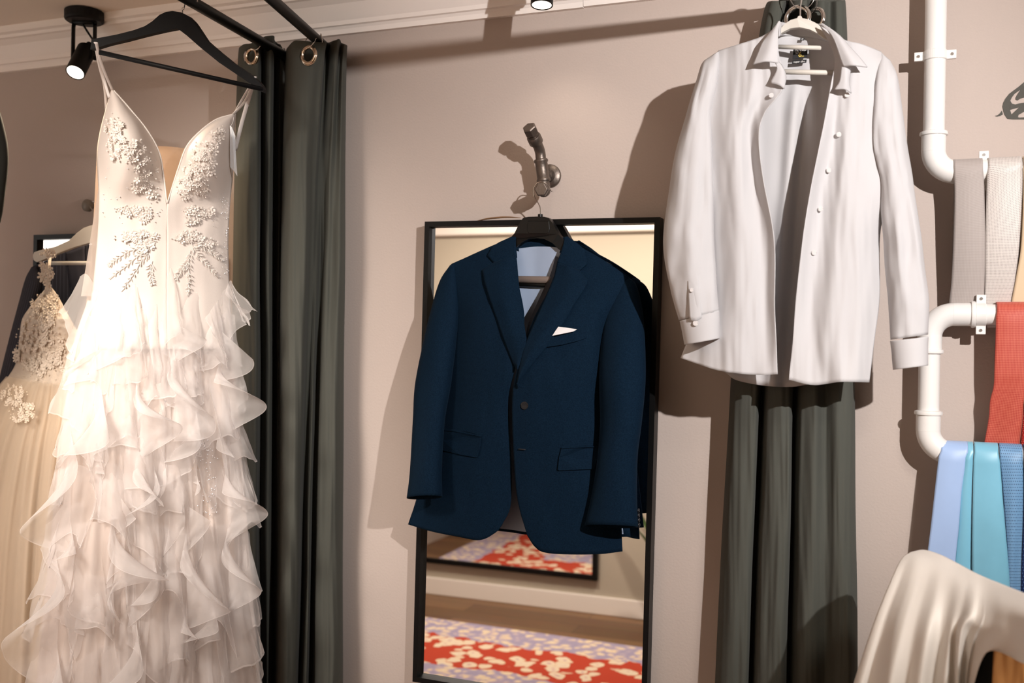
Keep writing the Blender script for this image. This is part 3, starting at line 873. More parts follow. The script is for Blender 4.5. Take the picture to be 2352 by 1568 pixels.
tie('navy dotted tie at the right edge of the lowest pipe', [(2350, 1030), (2353, 1080), (2352, 1150), (2350, 1230), (2346, 1300), (2344, 1400)], [(2420, 1030), (2424, 1080), (2424, 1150), (2422, 1230), (2420, 1300), (2418, 1400)], zC_, T_navy, .068)

# ------------------------------------------------------------------ painted emblem on the wall
def zp(x, y): return (2240 + x / 10.456, 150 + y / 10.453)
em = bmesh.new()
def poly(pts, th=.0012):
    slab_bm([zp(*p) for p in pts], lambda x, y: 0.0002, th, em)
# outer crescent as a band of quads, inner strokes
poly([(1171, 405), (1060, 500), (940, 590), (820, 680), (730, 790), (672, 900), (652, 990), (672, 1080), (700, 1180), (770, 1285), (900, 1298), (870, 1180), (836, 1070), (836, 960), (842, 850), (880, 770), (940, 690), (1085, 585), (1171, 500)])
poly([(1085, 585), (1171, 500), (1300, 440), (1300, 700), (1171, 775), (1080, 800), (1020, 845), (968, 825), (968, 780), (1010, 700)])
poly([(842, 850), (880, 920), (960, 940), (1040, 920), (1171, 898), (1300, 880), (1300, 960), (1171, 990), (1050, 1012), (836, 1070)])
poly([(1050, 1012), (1171, 990), (1300, 960), (1300, 1060), (1171, 1115), (1040, 1190), (1025, 1245), (1060, 1255), (1171, 1248), (1300, 1240), (1300, 1298), (900, 1298), (870, 1180), (890, 1160)])
poly([(470, 1218), (540, 1195), (600, 1145), (640, 1085), (655, 1140), (665, 1180), (600, 1215), (530, 1232)])
tag(finish(em, 'wall_emblem', mat('dark_grey_paint', lin(78, 76, 70), 0.8), smooth=False), 'dark grey leaf-like emblem on the wall above the ties, cut by the right edge', 'wall emblem')
#@@PART3
# ------------------------------------------------------------------ surface look-up so that pieces lie on the cloth below them
class Surf:
    def __init__(self): self.s = []
    def add(self, rows, nu=24, nv=30, **kw):
        for c in grid_pts(rows, nu, nv, **kw): self.s += c
        return self
    def d(self, x, y):
        best = sorted(((p[0] - x) ** 2 + (p[1] - y) ** 2, p[2]) for p in self.s)[:4]
        w = [1 / (b[0] + 2) for b in best]
        return sum(a * b[1] for a, b in zip(w, best)) / sum(w)

def cloth_disp(amp, sx=.02, sy=.006, seed=0.0, amp2=0.0):
    def f(u, v, x, y):
        return (0, 0, amp * fbm(x * sx, y * sy, seed) + amp2 * fbm(x * sx * 3.1, y * sy * 3, seed + 7))
    return f

def lift(rows, surf, offs):
    """rows of (px, py): the distance comes from the cloth below plus an offset per column"""
    return [[(x, y, surf.d(x, y) + o) for (x, y), o in zip(r, offs)] for r in rows]

# ------------------------------------------------------------------ navy suit jacket
m, nt, b = newmat('navy_wool')
tc = N(nt, 'ShaderNodeTexCoord')
nz = N(nt, 'ShaderNodeTexNoise'); nz.inputs['Scale'].default_value = 420; nz.inputs['Detail'].default_value = 2
nt.links.new(tc.outputs['Object'], nz.inputs['Vector'])
rp = N(nt, 'ShaderNodeValToRGB'); rp.color_ramp.elements[0].color = (.0028, .0092, .0200, 1); rp.color_ramp.elements[1].color = (.0048, .0155, .0325, 1)
rp.color_ramp.elements[0].position = .3; rp.color_ramp.elements[1].position = .7
nt.links.new(nz.outputs['Fac'], rp.inputs['Fac']); nt.links.new(rp.outputs['Color'], b.inputs['Base Color'])
b.inputs['Roughness'].default_value = .85; b.inputs['Specular IOR Level'].default_value = .04
b.inputs['Sheen Weight'].default_value = .03; b.inputs['Sheen Tint'].default_value = (.25, .5, .85, 1)
M_navy = m
M_lining = mat('pale_blue_lining', lin(150, 165, 188), 0.38, vary=.08, vscale=20, spec=.4)
M_linedk = mat('charcoal_facing', lin(34, 33, 38), 0.7)
M_navybtn = mat('dark_button', (0.01, 0.011, 0.014, 1), 0.25)

jk = thing('suit_jacket', 'navy blue two-button suit jacket with white pocket square hanging before the tall mirror', 'jacket', P(1240, 560, .11))
LF = [[(1036, 606, .112), (1070, 591, .116), (1105, 575, .118), (1135, 562, .118), (1160, 553, .116), (1185, 545, .112)],
      [(1046, 655, .118), (1078, 645, .140), (1108, 638, .150), (1138, 633, .154), (1165, 632, .154), (1188, 632, .150)],
      [(1048, 735, .115), (1083, 732, .152), (1115, 730, .166), (1148, 730, .170), (1178, 732, .170), (1204, 735, .165)],
      [(1022, 850, .105), (1070, 846, .150), (1108, 846, .170), (1138, 847, .176), (1162, 848, .178), (1182, 850, .174)],
      [(1004, 935, .100), (1055, 933, .150), (1095, 932, .172), (1126, 930, .178), (1148, 928, .178), (1167, 925, .172)],
      [(985, 1045, .100), (1035, 1042, .148), (1082, 1044, .170), (1120, 1046, .176), (1150, 1048, .174), (1174, 1050, .166)],
      [(955, 1150, .098), (1000, 1152, .136), (1055, 1158, .160), (1104, 1160, .168), (1142, 1160, .166), (1173, 1158, .158)],
      [(937, 1204, .092), (990, 1220, .128), (1050, 1232, .150), (1102, 1240, .160), (1138, 1223, .162), (1153, 1206, .158)]]
RF = [[(1298, 548, .114), (1322, 560, .118), (1350, 576, .120), (1382, 594, .120), (1412, 614, .118), (1444, 637, .114)],
      [(1270, 645, .154), (1300, 645, .160), (1335, 648, .162), (1370, 652, .158), (1400, 660, .146), (1428, 672, .120)],
      [(1222, 740, .174), (1255, 738, .178), (1295, 738, .178), (1335, 740, .172), (1368, 742, .156), (1396, 745, .118)],
      [(1187, 850, .186), (1225, 850, .188), (1270, 850, .186), (1320, 850, .176), (1362, 850, .154), (1398, 850, .110)],
      [(1176, 925, .186), (1215, 928, .190), (1262, 930, .186), (1315, 930, .176), (1362, 930, .152), (1402, 930, .106)],
      [(1180, 1050, .182), (1218, 1050, .186), (1265, 1050, .183), (1320, 1050, .172), (1372, 1050, .148), (1412, 1050, .106)],
      [(1189, 1150, .176), (1224, 1152, .180), (1270, 1155, .178), (1325, 1157, .166), (1380, 1156, .144), (1424, 1152, .106)],
      [(1211, 1230, .170), (1229, 1256, .172), (1253, 1269, .170), (1312, 1273, .158), (1380, 1272, .136), (1430, 1266, .104)]]
def flat_to_glass(rows):
    # the shoulders lie close to the mirror, the hem swings freely
    out = []
    for r in rows:
        q = []
        for x, y, d in r:
            k = min(1, max(0, (y - 560) / 260)); k = k * k * (3 - 2 * k)
            a = .046 + (d - .062) * .46
            q.append((x, y, a + (d - a) * k))
        out.append(q)
    return out
LF, RF = flat_to_glass(LF), flat_to_glass(RF)
JS = Surf().add(LF).add(RF)
finish(grid_bm(LF, 46, 80, cloth_disp(.006, .012, .005, 1.3, .0015)), 'front_panel', M_navy, jk, solid=.003)
finish(grid_bm(RF, 46, 80, cloth_disp(.006, .012, .005, 4.3, .0015)), 'front_panel', M_navy, jk, solid=.003)
BK = [[(1040, 612, .098), (1110, 582, .100), (1180, 572, .090), (1240, 566, .082), (1300, 572, .090), (1375, 597, .100), (1440, 640, .098)],
      [(1040, 740, .072), (1110, 735, .064), (1180, 735, .062), (1240, 735, .062), (1300, 735, .062), (1360, 740, .066), (1420, 750, .076)],
      [(1000, 940, .078), (1090, 940, .068), (1160, 940, .064), (1220, 940, .064), (1290, 940, .064), (1350, 940, .068), (1418, 940, .080)],
      [(948, 1190, .086), (1060, 1206, .074), (1140, 1218, .070), (1180, 1223, .068), (1215, 1228, .070), (1330, 1236, .076), (1448, 1232, .088)]]
BK = flat_to_glass(BK)
finish(grid_bm(BK, 50, 50, cloth_disp(.003, .02, .005, 2)), 'back_panel', M_navy, jk, solid=.002)
LN = [[(x + (10 if i == 0 else -16 if i == 6 else 0), y - (0 if j == 0 else 6), d + .006) for i, (x, y, d) in enumerate(r)] for j, r in enumerate(BK)]
finish(grid_bm(LN, 50, 50, cloth_disp(.0035, .03, .006, 2.5, .001)), 'lining', M_lining, jk)
# inner facing on the right, running down to the button
finish(grid_bm(flat_to_glass([[(1276, 588, .100), (1280, 590, .120), (1286, 594, .140)], [(1264, 630, .108), (1270, 634, .135), (1276, 640, .158)], [(1240, 682, .120), (1250, 690, .150), (1258, 698, .172)], [(1214, 742, .140), (1222, 750, .165), (1232, 756, .180)], [(1207, 775, .160), (1210, 785, .175), (1214, 795, .186)]]), 10, 24), 'facing', M_linedk, jk)
# lapels and collar
offs = (.010, .019, .009)
LL = [[(1186, 586), (1158, 594), (1134, 602)], [(1188, 604), (1150, 612), (1107, 620)], [(1191, 640), (1152, 646), (1112, 648)], [(1196, 690), (1160, 692), (1125, 690)], [(1203, 735), (1170, 733), (1139, 728)], [(1209, 775), (1182, 775), (1155, 775)], [(1205, 815), (1188, 816), (1171, 816)], [(1191, 848), (1188, 848), (1184, 846)]]
finish(grid_bm(lift(LL, JS, offs), 16, 64, linear_v=True), 'lapel', M_navy, jk, solid=.003)
LR = [[(1280, 600), (1305, 611), (1331, 620)], [(1273, 632), (1312, 636), (1351, 643)], [(1262, 660), (1305, 662), (1343, 662)], [(1247, 694), (1284, 697), (1318, 699)], [(1232, 728), (1266, 732), (1298, 736)], [(1217, 762), (1246, 765), (1275, 768)], [(1207, 786), (1231, 792), (1256, 797)], [(1201, 808), (1217, 816), (1233, 824)], [(1196, 830), (1203, 840), (1211, 851)], [(1191, 852), (1193, 864), (1196, 876)], [(1188, 870), (1189, 880), (1190, 892)]]
finish(grid_bm(lift(LR, JS, offs), 16, 70, linear_v=True), 'lapel', M_navy, jk, solid=.003)
CLm = [[(1186, 537, .118), (1184, 538, .116), (1182, 540, .112)], [(1184, 552, .132), (1165, 550, .134), (1146, 556, .122)], [(1184, 566, .148), (1157, 568, .148), (1130, 566, .134)], [(1186, 580, .158), (1152, 583, .160), (1119, 586, .150)], [(1187, 590, .162), (1160, 597, .166), (1134, 603, .158)]]
CRm = [[(1298, 544, .120), (1300, 543, .118), (1304, 543, .114)], [(1294, 560, .138), (1311, 557, .136), (1327, 559, .126)], [(1289, 577, .155), (1316, 577, .153), (1343, 573, .138)], [(1284, 590, .164), (1315, 595, .166), (1349, 605, .156)], [(1280, 601, .168), (1305, 612, .174), (1331, 621, .168)]]
CLm, CRm = flat_to_glass(CLm), flat_to_glass(CRm)
finish(grid_bm(CLm, 14, 37, linear_v=True), 'collar', M_navy, jk, solid=.004)
finish(grid_bm(CRm, 14, 37, linear_v=True), 'collar', M_navy, jk, solid=.004)
# back of the collar, between the two fronts
finish(grid_bm(flat_to_glass([[(1183, 541, .112), (1195, 546, .085), (1240, 547, .072), (1288, 546, .085), (1300, 545, .114)], [(1184, 572, .118), (1198, 580, .088), (1240, 574, .076), (1284, 582, .088), (1292, 576, .122)]]), 20, 8), 'collar_back', M_navy, jk, solid=.003)
def cuffdrop(k):
    def f(u, v, x, y):
        s = math.sin(2 * PI * u)
        return (0, k * max(0, v - .9) * 10 * (-s) * .5 + k * max(0, v - .9) * 5, .006 * fbm(x * .018, y * .008, k) * (1 if v < .95 else .3))
    return f
SLm = [(1034, 608, 1044, 606, .069, .008), (1010, 645, 1052, 655, .074, .026), (990, 710, 1055, 715, .092, .040), (971, 790, 1048, 790, .114, .048), (953, 883, 1035, 889, .138, .050), (948, 965, 1022, 965, .158, .047), (941, 1085, 1015, 1075, .182, .043), (934, 1139, 1016, 1136, .190, .041)]
finish(tube_bm(SLm, 32, 60, cuffdrop(9)), 'sleeve', M_navy, jk, solid=.003)
SRm = [(1434, 632, 1445, 637, .069, .008), (1412, 662, 1462, 655, .072, .026), (1392, 715, 1475, 706, .088, .040), (1380, 780, 1481, 770, .122, .050), (1376, 873, 1483, 873, .152, .052), (1378, 972, 1474, 972, .162, .050), (1372, 1050, 1465, 1045, .168, .047), (1360, 1130, 1463, 1136, .170, .044), (1343, 1203, 1466, 1207, .170, .042)]
sr = finish(tube_bm(SRm, 32, 60, cuffdrop(7)), 'sleeve', M_navy, jk, solid=.003)
for i in range(4):
    bb = bmesh.new(); ico(bb, P(1466 + .4 * i, 1172 + 11 * i, .172), .0052, 2, (.6, 1, 1)); finish(bb, 'cuff_button', M_navybtn, sr)
def flap(outl, name='pocket_flap', up=.004, th=.0035):
    bm = slab_bm(outl, lambda x, y: JS.d(x, y) + up, th)
    return finish(bm, name, M_navy, jk, smooth=False, bevel=.0008)
flap([(1019, 990), (1050, 993), (1080, 998), (1106, 1005), (1104, 1025), (1098, 1049), (1094, 1050), (1055, 1043), (1016, 1034), (1017, 1010)])
flap([(1018, 984), (1050, 987), (1080, 992), (1107, 1000), (1106, 1004), (1080, 997), (1050, 992), (1019, 989)], 'pocket_welt', .006, .002)
flap([(1290, 1031), (1320, 1029), (1350, 1028), (1375, 1028), (1372, 1055), (1366, 1077), (1330, 1078), (1285, 1080), (1282, 1077), (1285, 1050)])
flap([(1290, 1026), (1320, 1024), (1350, 1023), (1376, 1023), (1376, 1027), (1350, 1027), (1320, 1028), (1290, 1030)], 'pocket_welt', .006, .002)
flap([(1264, 775), (1290, 770), (1320, 763), (1346, 757), (1347, 777), (1320, 785), (1290, 792), (1257, 797)], 'chest_pocket', .004, .003)
def button(px, py, r, m_, parent, d, tilt=0.0):
    c = P(px, py, d)
    bm = bmesh.new()
    sweep_bm([c, c + Vector((0, -.0004, 0)), c + Vector((0, -.0014, 0)), c + Vector((0, -.0017, 0)), c + Vector((0, -.0011, 0))], [r * .9, r, r, r * .82, r * .62], 20, bm)
    for s in (-1, 1):
        for q in (-1, 1):
            ico(bm, c + Vector((s * r * .22, -.0011, q * r * .22)), r * .1, 1)
    return finish(bm, 'button', m_, parent)
button(1205, 931, .0088, M_navybtn, jk, JS.d(1205, 931) + .005)
bh = bmesh.new(); sweep_bm([P(1191, 1031, JS.d(1191, 1031) + .005), P(1207, 1032, JS.d(1207, 1032) + .005)], .0012, 6, bh)
finish(bh, 'buttonhole', M_linedk, jk)

def sq_d(x, y): return JS.d(x, y) + .009
sqr = slab_bm([(1283, 750), (1300, 752), (1326, 756), (1318, 761), (1300, 765), (1269, 771), (1276, 760)], sq_d, .0025)
tag(finish(sqr, 'pocket_square', mat('white_linen', (.82, .80, .80, 1), .8), smooth=False, bevel=.0006), 'white folded pocket square in the chest pocket of the navy jacket', 'pocket square')

# hanger of the jacket
M_hang = mat('black_hanger_plastic', (0.004, 0.004, 0.004, 1), .38, spec=.3)
hg = thing('clothes_hanger', 'black wide-shouldered hanger inside the navy jacket, hooked on the iron pipe hook', 'hanger', P(1240, 503, .11))
o1 = [(1210, 503), (1222, 500.5), (1240, 500), (1258, 500.5), (1268, 503), (1276, 514), (1290, 540), (1302, 552), (1330, 570), (1380, 600), (1405, 625), (1400, 632), (1370, 615), (1320, 592), (1290, 574), (1276, 560), (1258, 551), (1240, 549), (1222, 551), (1206, 559), (1190, 573), (1150, 590), (1100, 618), (1075, 632), (1072, 625), (1100, 602), (1150, 572), (1178, 552), (1190, 538), (1203, 512)]
finish(slab_bm(o1, lambda x, y: .048 + (.006 if 1180 < x < 1300 else .0), .024), 'body', M_hang, hg, smooth=False, bevel=.004)
finish(slab_bm([(1213, 507), (1262, 507), (1264, 526), (1261, 535), (1256, 537), (1218, 537), (1213, 534), (1211, 526)], lambda x, y: .0765, .003), 'front_plate', M_hang, hg, smooth=False, bevel=.0015)
sb = bmesh.new(); sweep_bm([P(1241, 502, .068), P(1241, 492, .068)], .0058, 16, sb); finish(sb, 'hook_socket', M_hang, hg)
hookc = P(1246, 441, .098)
hw_ = wspline([P(1241, 493, .068), P(1240.5, 477, .071), P(1236, 466, .076), P(1228, 453, .083), P(1225.5, 444, .084), P(1227, 430, .085), P(1236, 419, .085), P(1250, 419, .085), P(1259, 428, .085), P(1268, 440, .084)], 50)
finish(sweep_bm(hw_, .0014, 8), 'wire_hook', M_wire, hg)
bb = bmesh.new(); sweep_bm([P(1095, 640, .076), P(1395, 645, .076)], .0085, 18, bb)
finish(bb, 'trouser_bar', mat('grey_felt', lin(120, 106, 98), .95, bump=.6, bscale=900), hg)
bb = bmesh.new(); sweep_bm([P(1095, 652, .072), P(1395, 657, .072)], .0055, 14, bb)
finish(bb, 'clamp_bar', M_hang, hg)

# ------------------------------------------------------------------ white shirt
sh = thing('dress_shirt', 'white unbuttoned dress shirt hanging before the dark green curtain', 'shirt', P(1838, 90, .235))
SL_F = [[(1650, 116, .212), (1688, 104, .226), (1720, 94, .232), (1750, 83, .234), (1784, 62, .238)],
        [(1644, 155, .205), (1690, 142, .236), (1728, 132, .244), (1760, 128, .245), (1790, 130, .244)],
        [(1640, 190, .20), (1690, 180, .244), (1732, 174, .254), (1768, 172, .252), (1806, 176, .256)],
        [(1634, 225, .195), (1684, 216, .248), (1722, 212, .258), (1758, 212, .252), (1792, 214, .262)],
        [(1630, 270, .195), (1672, 264, .250), (1706, 262, .260), (1732, 262, .244), (1756, 260, .262)],
        [(1629, 320, .195), (1668, 315, .252), (1700, 314, .260), (1724, 314, .240), (1743, 314, .262)],
        [(1632, 410, .195), (1670, 408, .250), (1702, 406, .258), (1732, 406, .236), (1752, 406, .262)],
        [(1632, 550, .195), (1676, 550, .246), (1714, 550, .258), (1752, 550, .238), (1778, 550, .262)],
        [(1612, 700, .20), (1668, 700, .246), (1712, 700, .258), (1754, 700, .240), (1779, 700, .258)],
        [(1580, 780, .205), (1648, 786, .244), (1702, 790, .255), (1752, 790, .240), (1783, 788, .252)],
        [(1563, 822, .208), (1643, 849, .240), (1700, 858, .250), (1752, 861, .242), (1786, 859, .248)]]
SR_F = [[(1884, 60, .240), (1914, 74, .240), (1942, 92, .236), (1980, 101, .230), (2024, 118, .208)],
        [(1916, 130, .244), (1938, 140, .245), (1962, 140, .244), (1990, 142, .236), (2016, 150, .205)],
        [(1907, 200, .252), (1932, 190, .246), (1962, 184, .248), (1986, 184, .240), (2006, 190, .200)],
        [(1895, 271, .262), (1920, 270, .242), (1950, 270, .250), (1976, 270, .243), (1997, 272, .195)],
        [(1879, 351, .270), (1908, 351, .240), (1942, 351, .254), (1974, 351, .246), (2000, 351, .195)],
        [(1860, 447, .272), (1890, 447, .240), (1930, 447, .254), (1978, 447, .244), (2012, 447, .195)],
        [(1844, 550, .272), (1880, 550, .243), (1925, 550, .258), (1980, 550, .247), (2021, 550, .200)],
        [(1829, 680, .270), (1866, 680, .244), (1920, 680, .260), (1980, 680, .250), (2021, 680, .205)],
        [(1822, 770, .265), (1860, 775, .246), (1910, 780, .260), (1968, 780, .251), (2010, 772, .210)],
        [(1812, 872, .262), (1868, 884, .246), (1927, 877, .260), (1962, 877, .252), (1997, 878, .218)]]
for r in SL_F[1:8]: r[0] = (r[0][0] - 20, r[0][1], .222 if r[0][1] < 460 else .205)
for r in SR_F[1:6]: r[-1] = (r[-1][0] + 22, r[-1][1], .222 if r[-1][1] < 460 else .205)
SS = Surf().add(SL_F).add(SR_F)
def sd(seed):
    def f(u, v, x, y):
        return (0, 0, .0065 * fbm(x * .03, y * .005, seed) + .002 * fbm(x * .08, y * .012, seed + 3))
    return f
finish(grid_bm(SL_F, 60, 110, sd(1)), 'front_panel', M_white, sh, solid=.0012)
finish(grid_bm(SR_F, 60, 110, sd(5)), 'front_panel', M_white, sh, solid=.0012)
SB = [[(1655, 116, .205), (1720, 98, .212), (1788, 82, .204), (1838, 85, .192), (1888, 90, .200), (1950, 100, .208), (2022, 120, .200)],
      [(1650, 190, .195), (1710, 180, .185), (1780, 175, .176), (1838, 175, .172), (1895, 175, .174), (1950, 180, .180), (2006, 190, .190)],
      [(1640, 400, .19), (1710, 400, .172), (1770, 400, .165), (1830, 400, .162), (1890, 400, .164), (1950, 400, .172), (2008, 400, .188)],
      [(1630, 640, .195), (1700, 640, .178), (1765, 640, .168), (1822, 640, .164), (1890, 640, .166), (1950, 640, .176), (2018, 640, .195)],
      [(1580, 815, .20), (1660, 852, .185), (1692, 873, .178), (1760, 886, .172), (1820, 888, .170), (1860, 882, .176), (1990, 862, .205)]]
def backfold(u, v, x, y):
    k = min(1, max(0, (y - 165) / 90))
    xp = 1829 - .078 * (y - 180)
    a = (x - xp) / 16
    xq = 1790 - .03 * (y - 180)
    return (0, 0, k * (.018 * math.exp(-a * a) - .012 * math.exp(-((x - xp - 26) / 14) ** 2)) + .004 * fbm(x * .03, y * .006, 8))
finish(grid_bm(SB, 80, 80, backfold), 'back_panel', M_white, sh, solid=.0012)
finish(grid_bm([[(1790, 50, .250), (1800, 52, .215), (1838, 56, .192), (1876, 54, .206), (1906, 63, .246)], [(1788, 84, .246), (1800, 82, .206), (1838, 85, .190), (1886, 91, .202), (1922, 102, .242)]], 26, 8), 'collar_band', M_white, sh, solid=.0015)
finish(grid_bm([[(1792, 48, .248), (1790, 48, .252), (1788, 50, .254)], [(1788, 72, .264), (1776, 73, .266), (1762, 82, .258)], [(1787, 96, .270), (1770, 97, .274), (1749, 99, .264)], [(1787, 118, .274), (1765, 118, .280), (1739, 122, .268)], [(1787, 144, .278), (1757, 141, .284), (1729, 147, .274)]], 14, 26), 'collar', M_white, sh, solid=.0025)
finish(grid_bm([[(1884, 54, .248), (1888, 53, .250), (1893, 55, .250)], [(1908, 78, .262), (1918, 74, .264), (1929, 81, .258)], [(1920, 104, .268), (1935, 99, .272), (1950, 104, .262)], [(1928, 130, .272), (1950, 126, .280), (1974, 130, .268)], [(1936, 153, .274), (1963, 150, .284), (1993, 153, .270)]], 14, 26), 'collar', M_white, sh, solid=.0025)
# collar stands turned out at the throat
finish(grid_bm([[(1780, 142, .270), (1790, 143, .268), (1796, 148, .258)], [(1784, 160, .272), (1798, 162, .272), (1806, 172, .262)], [(1768, 190, .266), (1790, 196, .270), (1802, 204, .264)]], 10, 14), 'collar_stand', M_white, sh, solid=.0015)
finish(grid_bm([[(1934, 150, .272), (1944, 152, .272), (1955, 156, .262)], [(1928, 186, .272), (1944, 184, .274), (1952, 190, .262)], [(1916, 206, .268), (1940, 205, .272), (1956, 214, .260)]], 10, 14), 'collar_stand', M_white, sh, solid=.0015)
def slv(seed):
    def f(u, v, x, y):
        fold = 0
        for u0, w0, v0, v1, h in ((.10, .035, .30, 1.0, .007), (.19, .03, .15, .75, -.006), (.27, .04, .45, 1.05, .008), (.36, .03, .05, .6, .006)):
            uu = u0 + .03 * math.sin(v * 4 + seed)
            if v0 < v < v1: fold += h * max(0, 1 - abs(u - uu) / w0) * math.sin(PI * (v - v0) / (v1 - v0))
        return (1.5 * fbm(y * .01, seed), 0, fold + .007 * fbm(x * .04, y * .009, seed) + .003 * fbm(x * .1, y * .02, seed + 2))
    return f
LS = [(1634, 129, 1650, 118, .212, .010), (1613, 146, 1652, 150, .214, .026), (1600, 186, 1646, 196, .216, .034), (1578, 262, 1634, 268, .220, .038), (1551, 357, 1636, 362, .226, .040), (1529, 500, 1638, 496, .232, .041), (1526, 580, 1641, 578, .236, .040), (1540, 660, 1645, 652, .240, .038), (1560, 735, 1650, 714, .243, .032)]
s1 = finish(tube_bm(LS, 36, 80, slv(2)), 'sleeve', M_white, sh, solid=.0012)
c1_ = finish(tube_bm([(1561, 737, 1652, 712, .243, .033), (1565, 755, 1653, 735, .243, .034), (1569, 776, 1653, 758, .243, .034), (1572, 792, 1653, 777, .243, .034)], 36, 20), 'cuff', M_white, sh, solid=.002)
button(1598, 742, .0055, M_btn, c1_, .279)
finish(grid_bm([[(1577, 615, .279), (1590, 610, .281), (1602, 618, .279)], [(1580, 660, .281), (1592, 660, .283), (1606, 664, .281)], [(1584, 735, .279), (1598, 737, .281), (1612, 730, .278)]], 8, 16), 'sleeve_placket', M_white, s1, solid=.0015)
button(1589, 666, .004, M_btn, s1, .285)
RS = [(2024, 121, 2044, 137, .205, .010), (2010, 162, 2062, 177, .206, .030), (1999, 255, 2073, 255, .207, .036), (2000, 340, 2086, 344, .208, .038), (2019, 420, 2099, 421, .210, .038), (2024, 500, 2110, 500, .211, .038), (2032, 609, 2124, 609, .212, .037), (2041, 710, 2134, 692, .212, .034), (2045, 780, 2132, 768, .212, .030)]
finish(tube_bm(RS, 36, 80, slv(6)), 'sleeve', M_white, sh, solid=.0012)
c2_ = finish(tube_bm([(2044, 783, 2133, 773, .212, .032), (2047, 805, 2132, 796, .212, .033), (2049, 830, 2132, 820, .212, .033), (2051, 849, 2132, 839, .212, .033)], 36, 20), 'cuff', M_white, sh, solid=.002)
for bx, by in ((1946, 218), (1927, 309), (1904, 391), (1885, 480), (1870, 580)):
    button(bx, by, .0048, M_btn, sh, SS.d(bx, by) + .004)
button(1772, 219, .0048, M_btn, sh, SS.d(1772, 219) + .006)

# woven labels in the neck
M_lblk = mat('black_woven_label', (.006, .006, .008, 1), .7)
M_lwht = mat('white_thread', (.8, .78, .75, 1), .7)
M_lgold = mat('gold_thread', lin(230, 200, 90), .6)
def neck_label(corners, d, name):
    bm = slab_bm(corners, lambda x, y: d, .0008)
    return finish(bm, name, M_lblk, sh, smooth=False)
dl = .1955
lbA = neck_label([(1822.5, 112), (1855.5, 110), (1854, 133), (1820.5, 135.5)], dl, 'neck_label')
lbB = neck_label([(1820, 139), (1853, 137), (1852, 144), (1819, 147)], dl - .003, 'neck_label')
lbC = neck_label([(1838.5, 87), (1848, 87.5), (1847, 93), (1838, 93)], .201, 'size_label')
def label_text(s, px, py, d, size, m_, lab, dx=(33, -2)):
    o = P(px, py, d) + Vector((0, -.0012, 0))
    xd = P(px + dx[0], py + dx[1], d) - P(px, py, d); yd = P(px + 1, py - 20, d) - P(px, py, d)
    t = text_obj(s, size, o, xd, yd, m_, None)
    t.parent = lab
    return t
label_text('OLYMP', 1838.5, 117.2, dl, .0070, M_lwht, lbA)
label_text('N°', 1831.5, 123.5, dl, .0055, M_lwht, lbA)
label_text('6', 1837.5, 126, dl, .0135, M_lgold, lbA)
label_text('six', 1844, 129, dl, .0045, M_lgold, lbA)
label_text('super slim', 1836, 141.9, dl - .003, .0054, M_lwht, lbB)
label_text('39', 1843, 90.2, .201, .004, M_lwht, lbC)

# hanger of the shirt
h2 = thing('clothes_hanger', 'cream hanger with two crossbars inside the white shirt', 'hanger', P(1838, 50, .225))
o2 = [(1700, 122), (1745, 104), (1784, 84), (1792, 72), (1802, 60), (1818, 49), (1832, 45.5), (1834, 41), (1838, 39.5), (1842, 41), (1844, 45.5), (1858, 48), (1878, 58), (1892, 70), (1925, 93), (1970, 114), (1990, 126), (1986, 132), (1925, 106), (1892, 90), (1878, 80), (1860, 71), (1838, 66.5), (1816, 69), (1793, 81), (1748, 112), (1702, 130)]
finish(slab_bm(o2, lambda x, y: .222 - abs(x - 1838) * .00009, .011), 'body', M_velvet, h2, smooth=False, bevel=.0025)
bb = bmesh.new(); sweep_bm([P(1788, 107.5, .221), P(1887, 110, .221)], .0042, 14, bb); finish(bb, 'crossbar', M_velvet, h2)
bb = bmesh.new(); sweep_bm([P(1760, 164, .222), P(1950, 168, .222)], .0050, 14, bb); finish(bb, 'crossbar', M_velvet, h2)
tp_ = rod3(.235) + Vector((0, 0, .0145))
bt_ = P(1838, 41, .228)
hk2 = wspline([bt_, bt_ + Vector((0, 0, .020)), bt_ + Vector((.001, 0, .045)), tp_ + Vector((-.016, .001, -.018)), tp_ + Vector((-.014, .001, -.004)), tp_, tp_ + Vector((.014, 0, -.004)), tp_ + Vector((.017, 0, -.018))], 40)
finish(sweep_bm(hk2, .0015, 8), 'wire_hook', M_wire, h2)
#@@PART4
# ------------------------------------------------------------------ lace wedding dress on the left rod
rng = random.Random(11)
M_satin = mat('ivory_bodice', (.80, .73, .68, 1), .55, bump=.12, bscale=500, trans=.12, spec=.3)
M_mesh = sheer('nude_mesh', (.72, .56, .44, 1), .55, None, .4)
M_side = sheer('ivory_tulle_side', (.82, .74, .68, 1), .62, None, .4)
M_under = mat('blush_underskirt', (.78, .67, .60, 1), .6, bump=.1, bscale=300, trans=.2)
M_org = sheer('white_organza', (.94, .91, .90, 1), .34, .982, .50)
M_lace = mat('ivory_lace_thread', (.86, .80, .75, 1), .6, trans=.1)
M_bead = mat('glass_bead', (.85, .85, .88, 1), .08, spec=.9, metal=.35)
M_strap = mat('white_beaded_strap', (.84, .80, .78, 1), .5, bump=.4, bscale=700)

